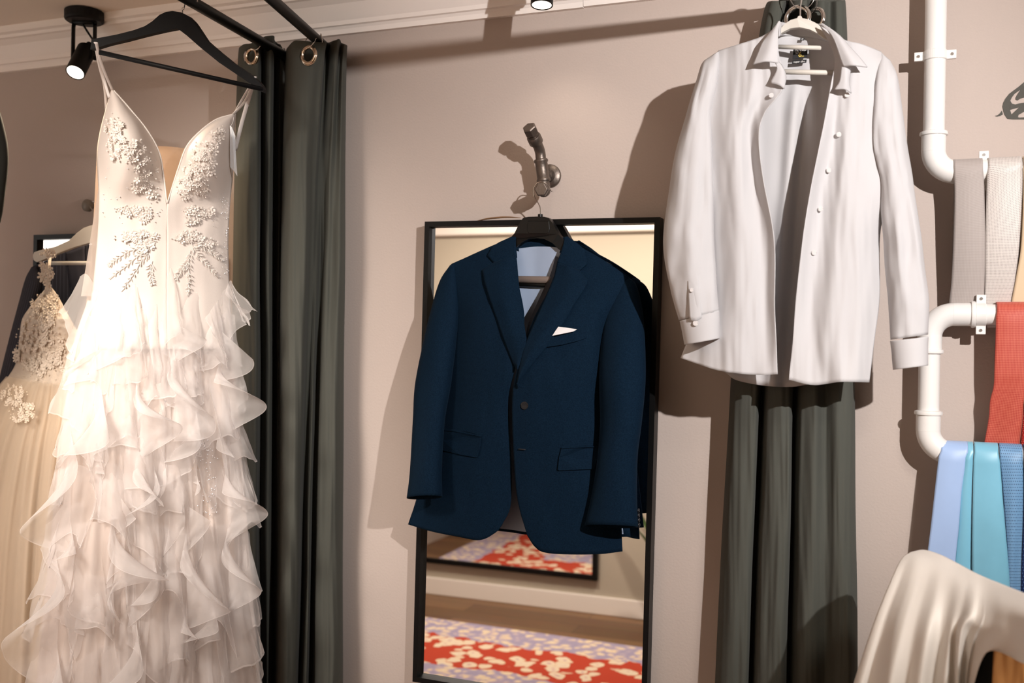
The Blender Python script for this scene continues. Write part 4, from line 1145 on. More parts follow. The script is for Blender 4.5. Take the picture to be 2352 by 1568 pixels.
def d0(x): return .405 + (400 - x) * .0006
dr = thing('wedding_dress', 'white lace wedding dress with tiered organza ruffles on a black hanger', 'dress', P(400, 460, .5))
def bulge(x, xl, xr, k): 
    u = max(-1, min(1, (2 * x - xl - xr) / (xr - xl)))
    return k * math.sqrt(max(0, 1 - u * u))
def br_(pts, xl, xr, k, extra=None):
    out = []
    for i, (x, y) in enumerate(pts):
        out.append((x, y, d0(x) - .03 + bulge(x, xl, xr, k) + (extra[i] if extra else 0)))
    return out
BL = [br_([(255, 207), (256.5, 205.5), (258, 205), (260, 206), (262, 208)], 190, 560, .05),
      br_([(242, 252), (256, 250), (270, 248), (285, 248), (299, 250)], 200, 550, .055, [-.02, .012, .02, .014, -.004]),
      br_([(229, 302), (256, 302), (285, 300), (313, 299), (339, 300)], 205, 550, .06, [-.03, .028, .042, .028, -.008]),
      br_([(222, 352), (256, 354), (296, 352), (334, 350), (366, 350)], 205, 548, .062, [-.03, .03, .048, .028, -.014]),
      br_([(224, 405), (258, 408), (298, 408), (340, 406), (376, 404)], 205, 545, .062, [-.02, .018, .028, .014, -.012]),
      br_([(227, 466), (262, 468), (302, 468), (344, 467), (383.5, 466)], 205, 540, .062),
      br_([(224, 540), (262, 541), (302, 542), (344, 542), (384, 541)], 205, 535, .058),
      br_([(217, 620), (258, 622), (300, 622), (342, 622), (384, 621)], 200, 535, .062),
      br_([(208, 700), (252, 702), (296, 702), (340, 702), (383, 701)], 195, 540, .064),
      br_([(200, 800), (246, 802), (292, 802), (338, 802), (383, 801)], 185, 545, .068)]
BR = [br_([(536, 262), (538, 259.5), (540, 258), (541, 259.5), (542, 261)], 190, 570, .05),
      br_([(497, 274), (510, 276), (522, 278), (532, 282), (540, 286)], 200, 560, .055, [-.004, .012, .014, .006, -.02]),
      br_([(460, 301), (480, 304), (502, 308), (522, 312), (538, 316)], 205, 555, .062, [-.006, .03, .036, .022, -.03]),
      br_([(429, 336), (457, 342), (487, 346), (513, 350), (536, 353)], 205, 550, .064, [-.014, .032, .048, .03, -.03]),
      br_([(410, 385), (442, 392), (476, 398), (508, 402), (535, 405)], 205, 546, .064, [-.014, .022, .036, .022, -.02]),
      br_([(384.5, 466), (422, 467), (460, 468), (496, 468), (529, 466)], 205, 540, .062),
      br_([(384, 541), (421, 542), (458, 542), (494, 541), (525, 540)], 205, 535, .058),
      br_([(384, 621), (421, 622), (458, 622), (494, 621), (526, 620)], 200, 535, .062),
      br_([(383, 701), (422, 702), (460, 702), (496, 702), (530, 701)], 195, 540, .064),
      br_([(383, 801), (424, 802), (462, 802), (500, 802), (535, 801)], 185, 545, .068)]
BS = Surf().add(BL, 30, 60).add(BR, 30, 60)
finish(grid_bm(BL, 36, 80, cloth_disp(.003, .03, .01, 3)), 'bodice_panel', M_satin, dr, solid=.002)
finish(grid_bm(BR, 36, 80, cloth_disp(.003, .03, .01, 6)), 'bodice_panel', M_satin, dr, solid=.002)
# narrow boned edge along the neckline
for rows, col in ((BL, -1), (BR, 0)):
    ed = [P(r[col][0], r[col][1], r[col][2] + .002) for r in rows[:6]]
    finish(sweep_bm(wspline(ed, 40), .0016, 8), 'neckline_piping', M_lace, dr)
finish(grid_bm([[(222, 360, d0(222) - .06), (300, 338, d0(300) - .09), (392, 337, d0(392) - .10), (470, 350, d0(470) - .09), (516, 370, d0(516) - .06)],
                [(212, 540, d0(212) - .06), (300, 540, d0(300) - .09), (392, 540, d0(392) - .10), (470, 540, d0(470) - .09), (512, 540, d0(512) - .06)],
                [(196, 720, d0(196) - .06), (300, 720, d0(300) - .09), (392, 720, d0(392) - .10), (470, 720, d0(470) - .09), (516, 720, d0(516) - .06)]], 24, 20), 'back_panel', M_mesh, dr, solid=.0008)
finish(grid_bm([[(227, 425, d0(227) - .032), (228, 425, d0(228) - .026), (230, 425, d0(230) - .016)], [(212, 520, d0(212) - .06), (221, 520, d0(221) - .04), (229, 520, d0(229) - .01)], [(199, 600, d0(199) - .065), (212, 600, d0(212) - .04), (222, 600, d0(222) - .01)], [(186, 680, d0(186) - .065), (200, 680, d0(200) - .04), (214, 680, d0(214) - .01)]], 10, 24, cloth_disp(.004, .1, .02, 2)), 'side_panel', M_side, dr)

# straps
def strap(pts, r, flat=(1, .35)):
    finish(sweep_bm(wspline([P(*p) for p in pts], 24), r, 8, flat=flat), 'strap', M_strap, dr)
strap([(221, 97, .616), (230, 135, .58), (243, 172, .54), (258, 206, BS.d(258, 207) + .002)], .0034)
strap([(219, 97, .604), (226, 135, .56), (238, 180, .51), (251, 224, BS.d(252, 226))], .0034)
strap([(218, 97, .592), (228, 150, .53), (240, 200, .47), (245, 268, .43)], .0030)
strap([(587, 176, .414), (573, 200, .39), (552, 236, .355), (540, 259, BS.d(540, 260) + .002)], .0030)
strap([(586, 177, .405), (576, 206, .38), (560, 236, .35), (536, 262, BS.d(536, 263))], .0034)
strap([(585, 178, .395), (572, 224, .355), (556, 280, .32), (540, 345, .29)], .0046)

# lace: flowers, beads and sprigs sewn on the bodice
def frame_at(x, y, surf):
    e = 3
    p = P(x, y, surf.d(x, y)); px_ = P(x + e, y, surf.d(x + e, y)); py_ = P(x, y + e, surf.d(x, y + e))
    u = (px_ - p).normalized(); v = (py_ - p).normalized(); n = v.cross(u)
    if n.y > 0: n = -n
    return p, u, v, n.normalized()
def flower(bm, x, y, r, surf, seed=0):
    p, u, v, n = frame_at(x, y, surf)
    p = p + n * .0035
    k = 5; a0 = rng.random() * 6
    c = bm.verts.new(p + n * .0008)
    for i in range(k):
        a = a0 + 2 * PI * i / k
        def q(rr, aa, h): return bm.verts.new(p + (u * math.cos(aa) + v * math.sin(aa)) * rr + n * h)
        A = q(r * .55, a - .5, .0012); B = q(r * .95, a - .32, .0030); C = q(r * 1.05, a, .0036); D = q(r * .95, a + .32, .0030); E_ = q(r * .55, a + .5, .0012)
        bm.faces.new((c, A, B, C)); bm.faces.new((c, C, D, E_))
    ico(bm, p + n * .002, r * .2, 1)
def bead(bm, x, y, r, surf):
    p, u, v, n = frame_at(x, y, surf); ico(bm, p + n * (r + .002), r, 1)
def cluster(cx, cy, rx, ry, n, surf, parent, rr=(.0045, .0085), name='lace_flowers', m_=None):
    bm = bmesh.new()
    for i in range(n):
        a = rng.random() * 2 * PI; q = math.sqrt(rng.random())
        flower(bm, cx + rx * q * math.cos(a), cy + ry * q * math.sin(a), rng.uniform(*rr), surf)
    for i in range(n):
        a = rng.random() * 2 * PI; q = math.sqrt(rng.random()) * 1.25
        bead(bm, cx + rx * q * math.cos(a), cy + ry * q * math.sin(a), rng.uniform(.0012, .0026), surf)
    return finish(bm, name, m_ or M_lace, parent, smooth=False)
for c_ in ((262, 292, 18, 26, 22), (272, 340, 22, 26, 26), (318, 352, 26, 26, 30), (334, 395, 24, 32, 34), (322, 425, 18, 16, 14), (352, 440, 12, 18, 10),
           (446, 402, 22, 30, 34), (470, 350, 26, 20, 28), (506, 318, 22, 22, 24), (492, 385, 20, 22, 18), (424, 430, 14, 26, 16), (460, 430, 16, 20, 14),
           (312, 484, 36, 11, 24), (330, 500, 16, 10, 9), (458, 488, 32, 13, 24), (440, 508, 16, 9, 8), (318, 546, 44, 13, 30), (338, 566, 22, 10, 12), (432, 545, 32, 13, 26), (470, 556, 24, 10, 14)):
    cluster(*c_, BS, dr)
def sprig(pts, surf, parent, nl=9, ll=14):
    bm = bmesh.new()
    sp_ = spline(pts, 26)
    def w(x, y, h=.003): p, u, v, n = frame_at(x, y, surf); return p + n * h
    sweep_bm([w(x, y) for x, y in sp_], .0009, 5, bm)
    for i in range(1, nl + 1):
        t_ = i / (nl + 1); j = int(t_ * 24)
        x, y = sp_[j]; dx, dy = sp_[j + 1][0] - x, sp_[j + 1][1] - y
        l_ = math.hypot(dx, dy); dx /= l_; dy /= l_
        for s in (-1, 1):
            L_ = ll * (1.1 - .6 * t_)
            ex, ey = x + (dx * .75 - s * dy * .7) * L_, y + (dy * .75 + s * dx * .7) * L_
            sweep_bm([w(x, y), w((x + ex) / 2, (y + ey) / 2, .0042), w(ex, ey)], [.0006, .0013, .0004], 5, bm)
    return finish(bm, 'lace_sprig', M_lace, parent)
for pts in ([(352, 560), (320, 585), (285, 615), (252, 640)], [(345, 575), (325, 600), (300, 640), (280, 670)], [(330, 565), (292, 580), (262, 600), (250, 612)],
            [(438, 560), (455, 585), (478, 612), (503, 640)], [(452, 565), (480, 575), (500, 590), (515, 600)], [(436, 575), (432, 610), (434, 650), (430, 680)], [(432, 600), (420, 615), (408, 632), (402, 645)], [(350, 600), (345, 625), (350, 645), (352, 655)]):
    sprig(pts, BS, dr)
bm = bmesh.new()
for i in range(150):
    x = rng.uniform(505, 524); y = rng.uniform(380, 640)
    if rng.random() < .5: x = rng.uniform(236, 520); y = rng.uniform(330, 520)
    if 350 < x < 445 and y < 470 or y < 360: continue
    bead(bm, x, y, rng.uniform(.0008, .0017), BS)
bs_ = finish(bm, 'bead_scatter', M_bead, dr); bs_['kind'] = 'stuff'

# skirt
def xl_(y):
    k = min(1, max(0, (y - 620) / 260)); return 212 - 60 * k * k * (3 - 2 * k) - max(0, y - 880) * .10
def xr_(y):  return 524 + (y - 620) * .075
def skirt_d(x, y):
    k = .060 + .025 * min(1, max(0, (y - 650) / 700))
    return d0(x) - .035 + bulge(x, xl_(y) - 14, xr_(y) + 14, k)
US = []
for y in (690, 800, 950, 1120, 1320, 1520, 1700):
    a, b_ = xl_(y), xr_(y)
    US.append([(a + (b_ - a) * i / 10, y, skirt_d(a + (b_ - a) * i / 10, y)) for i in range(11)])
finish(grid_bm(US, 90, 60, lambda u, v, x, y: (0, 0, .006 * math.sin(u * 70 + 2 * fbm(u * 6, v * 2)) * min(1, v * 2) - .004)), 'underskirt', M_under, dr, solid=.001)

nruf = [0]
def flounce(line, L, nf, ax, ad, flare, fx=0.0, ph=None, warp=.35, out=.004, ns=None, name='ruffle', drop=.16, m_=None):
    """circular-cut ruffle sewn on along a line [(px, py)], falling L pixels with nf flutes"""
    nruf[0] += 1
    sdd = nruf[0] * 1.7
    ph = rng.random() * 6 if ph is None else ph
    ns = ns or max(40, int(nf * 24)); nt_ = 16
    base = spline(line, ns)
    bm = bmesh.new(); uvl = bm.loops.layers.uv.verify(); vs = []
    for i, (bx, by) in enumerate(base):
        s = i / (ns - 1)
        th = 2 * PI * nf * s + ph + warp * 3 * fbm(s * 3, sdd)
        sn, cs = math.asin(.97 * math.sin(th)) / 1.3258, math.asin(.97 * math.cos(th)) / 1.3258      # crisp gauze folds, not round ones
        Ls = L * (1 + drop * math.sin(th * .5 + sdd) + .25 * fbm(s * 2.2, sdd, 4)) * (.72 + .28 * math.sin(PI * min(1, max(0, s * .9 + .05))))
        col = []
        for j in range(nt_):
            t_ = j / (nt_ - 1)
            w = t_ ** 1.25
            x = bx + w * (ax * sn + fx + ax * .35 * math.sin(2 * th + 1)) + 9 * t_ * fbm(s * 9, t_ * 3, sdd)
            y = by + t_ * Ls - w * 14 * cs + 8 * t_ * fbm(s * 11, t_ * 3, sdd + 9)
            d = skirt_d(bx, by) + out + flare * t_ - .02 * t_ * t_ + ad * w * cs + .011 * t_ * fbm(s * 10, t_ * 4, sdd + 3) + .005 * t_ * fbm(s * 26, t_ * 9, sdd + 5)
            d = max(d, skirt_d(max(xl_(y), min(xr_(y), x)), y) + .002 + .006 * t_)
            col.append(bm.verts.new(P(x, y, d)))
        vs.append(col)
    for i in range(ns - 1):
        for j in range(nt_ - 1):
            f = bm.faces.new((vs[i][j], vs[i + 1][j], vs[i + 1][j + 1], vs[i][j + 1]))
            for l, (a, b_) in zip(f.loops, ((i, j), (i + 1, j), (i + 1, j + 1), (i, j + 1))):
                l[uvl].uv = (a / ns, b_ / (nt_ - 1))
    return finish(bm, name, m_ or M_org, dr)

def jabot(x0, y0, y1, w, side, n, ph=None, out=.006, lean=0):
    """cascade: strip sewn on down a vertical line, its free edge zigzagging as it falls"""
    nruf[0] += 1; sdd = nruf[0] * 2.3
    ph = rng.random() * 6 if ph is None else ph
    ns, nt_ = int(30 * n) + 30, 12
    bm = bmesh.new(); uvl = bm.loops.layers.uv.verify(); vs = []
    for i in range(ns):
        s = i / (ns - 1)
        th = 2 * PI * n * s + ph + .8 * fbm(s * 3, sdd)
        ww = w * (.45 + .55 * math.sin(PI * min(1, .15 + s * .8))) * (1 + .3 * fbm(s * 4, sdd, 2))
        bx = x0 + lean * s + 6 * fbm(s * 2, sdd, 6); by = y0 + (y1 - y0) * s
        col = []
        for j in range(nt_):
            t_ = j / (nt_ - 1)
            x = bx + t_ * ww * side * (.55 + .75 * math.sin(th))
            y = by + t_ * ww * (.85 + .35 * math.cos(th * .5 + sdd))
            d = skirt_d(bx, by) + out + t_ * ww * .00075 * (.55 + .5 * math.cos(th)) + .010 * t_ * fbm(s * 11, t_ * 4, sdd + 3) + .005 * t_ * fbm(s * 25, t_ * 8, sdd + 5)
            col.append(bm.verts.new(P(x, y, d)))
        vs.append(col)
    for i in range(ns - 1):
        for j in range(nt_ - 1):
            f = bm.faces.new((vs[i][j], vs[i + 1][j], vs[i + 1][j + 1], vs[i][j + 1]))
            for l, (a, b_) in zip(f.loops, ((i, j), (i + 1, j), (i + 1, j + 1), (i, j + 1))):
                l[uvl].uv = (a / ns, b_ / (nt_ - 1))
    return finish(bm, 'ruffle', M_org, dr)

# first row over the hips, piece by piece
flounce([(184, 634), (200, 630), (226, 668)], 165, .9, 16, .016, .020, -52)
flounce([(214, 690), (252, 712), (292, 646)], 170, 1.1, 26, .022, .022, -16)
flounce([(286, 700), (306, 636), (322, 650), (340, 716)], 150, 1.0, 24, .020, .022, 2)
flounce([(338, 720), (366, 640), (388, 596), (404, 640)], 210, 1.2, 26, .022, .024, 2)
flounce([(398, 720), (424, 676), (466, 660), (496, 706)], 150, 1.3, 30, .022, .022, -4)
flounce([(470, 724), (500, 682), (530, 652)], 130, 1.0, 26, .018, .018, 22)
flounce([(516, 672), (525, 650), (531, 644), (534, 656)], 78, 1.1, 16, .010, .010, 44)
# lower rows
tiers = [(746, 5, 165), (822, 5, 180), (906, 5, 190), (998, 5, 200), (1096, 5, 210), (1200, 5, 225), (1308, 5, 240), (1420, 5, 250), (1520, 4, 250)]
for ti, (ty, n, L_) in enumerate(tiers):
    a, b_ = xl_(ty) - 2, xr_(ty) + 2
    stepx = (b_ - a) / n
    off = (ti % 2) * .4
    for k in range(n + (1 if off else 0)):
        x0 = a + stepx * (k - off) + rng.uniform(-12, 12); x1 = x0 + stepx * rng.uniform(1.05, 1.4)
        x1 = min(x1, b_ + 4); x0 = max(x0, a - 4)
        if x1 - x0 < 26: continue
        sl = rng.uniform(-70, 70) * min(1, (x1 - x0) / 90)
        mid = rng.uniform(-46, 24)
        fx = 0
        if k == 0: fx = -rng.uniform(30, 52)
        elif x1 > b_ - 20: fx = rng.uniform(14, 32)
        flounce([(x0, ty - sl), ((x0 + x1) / 2, ty + mid), (x1, ty + sl)], L_ * rng.uniform(.85, 1.2), max(.6, (x1 - x0) / rng.uniform(68, 105)), rng.uniform(16, 32), rng.uniform(.014, .024), rng.uniform(.012, .026), fx, drop=.24)
for (jx, jy, jy2, w_, sd_, n_) in ((232, 800, 1060, 92, -1, 1.6), (318, 850, 1110, 84, 1, 1.5), (398, 740, 960, 84, 1, 1.4), (450, 860, 1120, 76, -1, 1.5), (508, 760, 1000, 80, 1, 1.8), (164, 980, 1260, 96, -1, 1.5),
                                  (262, 1120, 1400, 92, 1, 1.6), (352, 1060, 1340, 84, -1, 1.5), (430, 1160, 1450, 88, 1, 1.6), (522, 1060, 1360, 80, 1, 1.9), (132, 1260, 1560, 104, -1, 1.5), (312, 1310, 1590, 92, -1, 1.5), (486, 1320, 1600, 90, -1, 1.6)):
    jabot(jx, jy, jy2, w_, sd_, n_)
# sparkling bead sprays on the mesh between ruffles
SK = Surf()
SK.d = lambda x, y: skirt_d(x, y) + .004
bm = bmesh.new()
for i in range(110):
    y = rng.uniform(950, 1190); x = 468 + rng.gauss(0, 12) + (y - 950) * .06
    bead(bm, x, y, rng.uniform(.0008, .0020), SK)
bs_ = finish(bm, 'bead_scatter', M_bead, dr); bs_['kind'] = 'stuff'

# price tag
tagm = mat('white_card', (.82, .84, .86, 1), .6)
def tgd(x, y): return BS.d(min(x, 530), y) + .012 + (x - 528) * .0002
tg = tag(finish(slab_bm([(528.5, 288), (533, 292), (541, 312), (541, 340), (545, 404), (539, 394), (529.5, 384)], tgd, .0009), 'price_tag', tagm, smooth=False), 'blank white card tag hanging at the right cup of the lace dress', 'tag')
finish(sweep_bm(wspline([P(530, 290, tgd(530, 290)), P(535, 280, tgd(530, 288)), P(537, 268, tgd(530, 284))], 10), .0005, 5), 'string', M_strap, tg)

# hanger of the dress
h3 = thing('clothes_hanger', 'black wooden hanger holding the lace dress straps, hooked on the left rod', 'hanger', P(416, 30, .5))
def hd(x, y=0): return .60 - .20 * (x - 220) / 390 - .006
o3 = [(220, 93.5), (248, 88.5), (277, 83), (316, 73), (341, 64), (358, 53), (375, 38), (390, 31), (405, 29), (424, 32), (441, 41), (454, 54), (465, 70), (482, 96), (511, 121), (543, 147), (575, 168), (592, 181), (607, 196), (613, 208), (611, 215), (603, 210), (586, 198), (554, 176), (511, 147), (469, 113), (437, 85), (416, 69), (384, 75), (341, 85), (299, 96), (256, 106), (231, 114), (217, 117)]
finish(slab_bm(o3, hd, .012), 'body', M_blackw, h3, smooth=False, bevel=.002)
finish(sweep_bm([P(228, 120, hd(228) + .006), P(604, 205, hd(604) + .006)], .0052, 16), 'crossbar', M_blackw, h3)
tp_ = rod1(.5) + Vector((0, 0, .0142)); a_ = P(419, 31, hd(419) + .006)
finish(sweep_bm(wspline([a_ - Vector((0, 0, .004)), a_ + Vector((0, 0, .012)), a_ * .45 + (tp_ + Vector((-.018, 0, -.02))) * .55, tp_ + Vector((-.016, .002, -.006)), tp_, tp_ + Vector((.014, -.002, -.003)), tp_ + Vector((.018, -.003, -.018))], 40), .0015, 8), 'wire_hook', M_wire, h3)

# ------------------------------------------------------------------ second dress, dark jacket behind it
M_iv2 = mat('champagne_lace', (.78, .67, .56, 1), .7, bump=.7, bscale=160, trans=.15)
M_tul = mat('champagne_tulle', (.76, .64, .51, 1), .75, trans=.25, vary=.06, vscale=12)
M_tul2 = sheer('champagne_tulle_sheer', (.82, .71, .59, 1), .32, None, .45)
M_fl2 = mat('champagne_flowers', (.84, .75, .65, 1), .6, trans=.1)
d2 = thing('wedding_dress', 'champagne wedding dress with flower lace, half hidden at the left edge', 'dress', P(190, 760, .2))
B2 = [[(68, 705, .17), (92, 677, .195), (113, 658, .20), (135, 684, .225), (152, 714, .235), (192, 770, .215), (232, 714, .235), (262, 664, .20), (300, 705, .17)],
      [(50, 735, .16), (80, 735, .215), (108, 735, .245), (132, 738, .255), (155, 745, .25), (192, 780, .22), (232, 745, .25), (268, 735, .23), (320, 735, .16)],
      [(44, 780, .15), (76, 782, .20), (104, 784, .23), (130, 786, .235), (156, 788, .23), (192, 800, .215), (232, 788, .22), (270, 782, .21), (330, 780, .15)],
      [(37, 832, .15), (74, 834, .19), (104, 836, .215), (130, 838, .22), (156, 838, .22), (192, 838, .22), (232, 838, .22), (270, 834, .20), (335, 832, .15)],
      [(14, 872, .15), (60, 880, .20), (98, 884, .23), (128, 886, .235), (156, 886, .24), (192, 886, .24), (232, 886, .24), (274, 880, .21), (350, 872, .15)]]
S2 = Surf().add(B2, 40, 40)
finish(grid_bm(B2, 70, 60, cloth_disp(.006, .08, .08, 2, .002)), 'bodice', M_iv2, d2, solid=.002)
SKT = [[(14, 868, .15), (80, 878, .23), (150, 884, .24), (220, 884, .24), (350, 868, .15)], [(-30, 925, .15), (60, 940, .25), (150, 945, .27), (230, 945, .27), (380, 925, .15)],
       [(-90, 1040, .14), (30, 1050, .28), (140, 1055, .31), (240, 1055, .31), (430, 1040, .14)], [(-150, 1250, .12), (0, 1260, .30), (130, 1265, .34), (250, 1265, .34), (480, 1250, .12)], [(-220, 1640, .10), (-30, 1650, .33), (120, 1650, .38), (260, 1650, .38), (540, 1640, .10)]]
def pleat(k, a):
    return lambda u, v, x, y: (0, 0, a * (.3 + v) * (math.sin(u * k + 3 * fbm(u * 5, v * 1.5, k)) + .4 * math.sin(u * k * 2.3 + v)))
finish(grid_bm(SKT, 160, 50, pleat(60, .012)), 'skirt', M_tul, d2, solid=.001)
SKO = [[(x, y - 4, d + .022 + .02 * i / 4) for x, y, d in r] for i, r in enumerate(SKT)]
finish(grid_bm(SKO, 160, 50, pleat(44, .015)), 'overskirt', M_tul2, d2)
S3 = Surf().add(SKO, 60, 60); 
for c_ in ((100, 720, 28, 40, 40), (80, 770, 34, 40, 40), (110, 800, 40, 40, 40), (60, 820, 22, 30, 20), (120, 700, 18, 25, 20), (110, 850, 50, 26, 30)):
    cluster(*c_, S2, d2, (.006, .013), 'lace_flowers', M_fl2)
for c_ in ((34, 908, 26, 24, 46), (58, 950, 28, 22, 40)):
    cluster(*c_, S3, d2, (.005, .012), 'lace_flowers', M_fl2)
fs = Surf(); fs.d = lambda x, y: .205
finish(sweep_bm([P(113, 660, .205), P(112, 620, .205), P(116, 580, .195)], .004, 8), 'strap', M_fl2, d2)
for c_ in ((113, 585, 16, 9, 9), (106, 612, 8, 10, 6), (116, 628, 13, 14, 12), (102, 636, 6, 6, 3), (113, 652, 7, 8, 5)):
    cluster(*c_, fs, d2, (.007, .012), 'strap_flowers', M_fl2)
h4 = thing('clothes_hanger', 'white wooden hanger at left holding the champagne dress by its flower strap', 'hanger', P(235, 520, .17))
o4 = [(83, 588), (86, 580), (98, 576), (135, 567), (166, 553), (184, 536), (200, 524), (222, 517), (244, 524), (262, 536), (280, 553), (310, 567), (345, 576), (358, 583), (358, 594), (345, 598), (310, 583), (275, 570), (222, 556), (180, 568), (140, 583), (104, 599), (92, 603), (85, 598)]
finish(slab_bm(o4, lambda x, y: .168, .012), 'body', M_velvet, h4, smooth=False, bevel=.0025)
finish(sweep_bm([P(118, 604, .174), P(330, 604, .174)], .0058, 14), 'crossbar', M_velvet, h4)
kq = P(220, 475, .03)
finish(sweep_bm(wspline([P(224, 518, .174), P(224, 500, .15), kq + Vector((-.012, -.012, .004)), kq + Vector((0, -.006, .0145)), kq + Vector((.012, 0, .004)), kq + Vector((.012, 0, -.01))], 30), .0015, 8), 'wire_hook', M_wire, h4)

m, nt, b = newmat('pinstripe_wool')
tc = N(nt, 'ShaderNodeTexCoord'); sp = N(nt, 'ShaderNodeSeparateXYZ'); nt.links.new(tc.outputs['UV'], sp.inputs[0])
mu = N(nt, 'ShaderNodeMath', operation='MULTIPLY'); mu.inputs[1].default_value = 26; nt.links.new(sp.outputs['X'], mu.inputs[0])
fr = N(nt, 'ShaderNodeMath', operation='FRACT'); nt.links.new(mu.outputs[0], fr.inputs[0])
lt = N(nt, 'ShaderNodeMath', operation='LESS_THAN'); lt.inputs[1].default_value = .07; nt.links.new(fr.outputs[0], lt.inputs[0])
mx = N(nt, 'ShaderNodeMix', data_type='RGBA'); mx.inputs['A'].default_value = (.010, .010, .020, 1); mx.inputs['B'].default_value = (.09, .085, .12, 1)
nt.links.new(lt.outputs[0], mx.inputs['Factor']); nt.links.new(mx.outputs['Result'], b.inputs['Base Color']); b.inputs['Roughness'].default_value = .85
M_pin = m
j2 = thing('suit_jacket', 'dark pinstriped suit jacket behind the champagne dress, before the left mirror', 'jacket', P(190, 570, .09))
finish(grid_bm([[(74, 612, .07), (110, 596, .10), (150, 578, .11), (195, 560, .11), (260, 580, .11), (320, 606, .07)], [(60, 660, .06), (105, 655, .115), (150, 650, .125), (195, 650, .125), (260, 655, .115), (335, 660, .06)],
                [(46, 780, .06), (100, 780, .115), (150, 780, .125), (195, 780, .125), (262, 780, .115), (345, 780, .06)], [(20, 1180, .06), (90, 1190, .105), (150, 1195, .115), (200, 1195, .115), (270, 1190, .105), (360, 1180, .06)]], 50, 50, cloth_disp(.006, .02, .006, 5)), 'body', M_pin, j2, solid=.003)
finish(tube_bm([(72, 613, 84, 612, .085, .012), (58, 640, 98, 650, .085, .034), (44, 690, 88, 700, .088, .042), (20, 780, 68, 785, .09, .044), (-2, 870, 48, 880, .092, .043), (-30, 1000, 26, 1010, .095, .042), (-48, 1110, 6, 1115, .095, .040)], 28, 40), 'sleeve', M_pin, j2, solid=.003)
finish(tube_bm([(312, 612, 324, 613, .085, .012), (300, 650, 340, 640, .085, .034), (312, 700, 356, 690, .088, .042), (330, 785, 378, 780, .09, .044), (345, 880, 396, 870, .092, .043), (360, 1010, 416, 1000, .095, .042), (370, 1115, 424, 1110, .095, .040)], 28, 40), 'sleeve', M_pin, j2, solid=.003)
finish(grid_bm([[(150, 577, .118), (165, 575, .122), (192, 562, .118)], [(160, 640, .132), (180, 640, .138), (196, 650, .134)], [(172, 700, .132), (190, 720, .136), (205, 740, .132)]], 10, 20), 'lapel', M_pin, j2, solid=.003)

# ------------------------------------------------------------------ dark garment close to the camera at the left edge
M_dk = mat('black_green_wool', (.007, .008, .006, 1), .95)
gd = .56
g_ = thing('coat', 'very dark out-of-focus garment cut by the left edge of the photo', 'coat', P(-90, 220, gd))
finish(tube_bm([(-150, 205, -60, 200, gd, .01), (-260, 240, -12, 232, gd, .04), (-330, 300, 12, 300, gd, .06), (-340, 360, 20, 360, gd, .07), (-345, 430, 14, 430, gd, .07), (-340, 520, -2, 520, gd, .06), (-330, 600, -50, 600, gd, .05), (-300, 700, -150, 700, gd, .03)], 30, 40, caps=True), 'body', M_dk, g_)
finish(sweep_bm(wspline([P(-105, 203, gd), P(-104, 170, gd), P(-112, 130, gd), P(-98, 110, gd), P(-84, 130, gd)], 20), .0015, 8), 'wire_hook', M_wire, g_)

# ------------------------------------------------------------------ cream veil over a rail in front, right
M_veil = mat('cream_veil_satin', (.95, .91, .86, 1), .5, sheen=.3, trans=.35)
pk = P(2115, 1266, .36); rz = pk.z - .026
ra = PZ(2130, 1285, rz); rb_ = PZ(2352, 1384, rz)
rd_ = (rb_ - ra).normalized()
tag(finish(sweep_bm([ra + rd_ * .03, ra + rd_ * 1.1], .009, 20), 'garment_rail', M_blackrod), 'black rail under the cream veil at the lower right corner', 'rail')
vl = thing('veil', 'cream satin veil draped over a rail at the lower right corner', 'veil', ra)
VC = [[(2092, 1267, .36), (2070, 1284, .40), (2046, 1332, .44), (2007, 1428, .47), (1963, 1560, .48), (1935, 1660, .48)],
      [(2122, 1262, .37), (2104, 1288, .43), (2085, 1350, .48), (2056, 1440, .52), (2030, 1560, .54), (2015, 1660, .54)],
      [(2160, 1273, .41), (2150, 1310, .47), (2136, 1370, .52), (2116, 1450, .56), (2100, 1560, .57), (2095, 1660, .57)],
      [(2200, 1293, .45), (2196, 1340, .52), (2187, 1400, .56), (2178, 1460, .575), (2168, 1560, .575), (2165, 1660, .575)],
      [(2235, 1312, .49), (2235, 1360, .56), (2227, 1410, .60), (2206, 1452, .60), (2198, 1560, .585), (2198, 1660, .58)],
      [(2265, 1326, .52), (2265, 1380, .59), (2260, 1428, .62), (2244, 1462, .61), (2226, 1540, .59), (2216, 1660, .585)],
      [(2300, 1340, .56), (2300, 1388, .63), (2298, 1428, .655), (2290, 1462, .66), (2276, 1488, .65), (2262, 1502, .63)],
      [(2352, 1361, .63), (2352, 1408, .70), (2352, 1450, .72), (2352, 1486, .725), (2352, 1512, .715), (2352, 1524, .70)],
      [(2430, 1392, .74), (2430, 1440, .81), (2430, 1485, .83), (2430, 1525, .83), (2430, 1550, .82), (2430, 1562, .81)]]
VR = [[VC[i][j] for i in range(len(VC))] for j in range(6)]
def vfold(u, v, x, y):
    k = v * v * (1 if u < .62 else .25)
    return (0, 0, k * .020 * math.sin(u * 52 + 2.2 * fbm(u * 4, v, 3)) + .006 * k * fbm(u * 30, v * 2, 8))
finish(grid_bm(VR, 130, 60, vfold), 'front_fall', M_veil, vl, solid=.001)
BKV = [[(x, y, d) for x, y, d in VR[0]], [(x + 6, y + 10, d - .03) for x, y, d in VR[0]], [(x + 16, y + 60, d - .05) for x, y, d in VR[0]], [(x + 10, y + 260, d - .05) for x, y, d in VR[0]], [(x + 10, y + 420, d - .05) for x, y, d in VR[0]]]
finish(grid_bm(BKV, 80, 30, lambda u, v, x, y: (0, 0, .010 * v * math.sin(u * 40))), 'rear_fall', M_veil, vl, solid=.001)
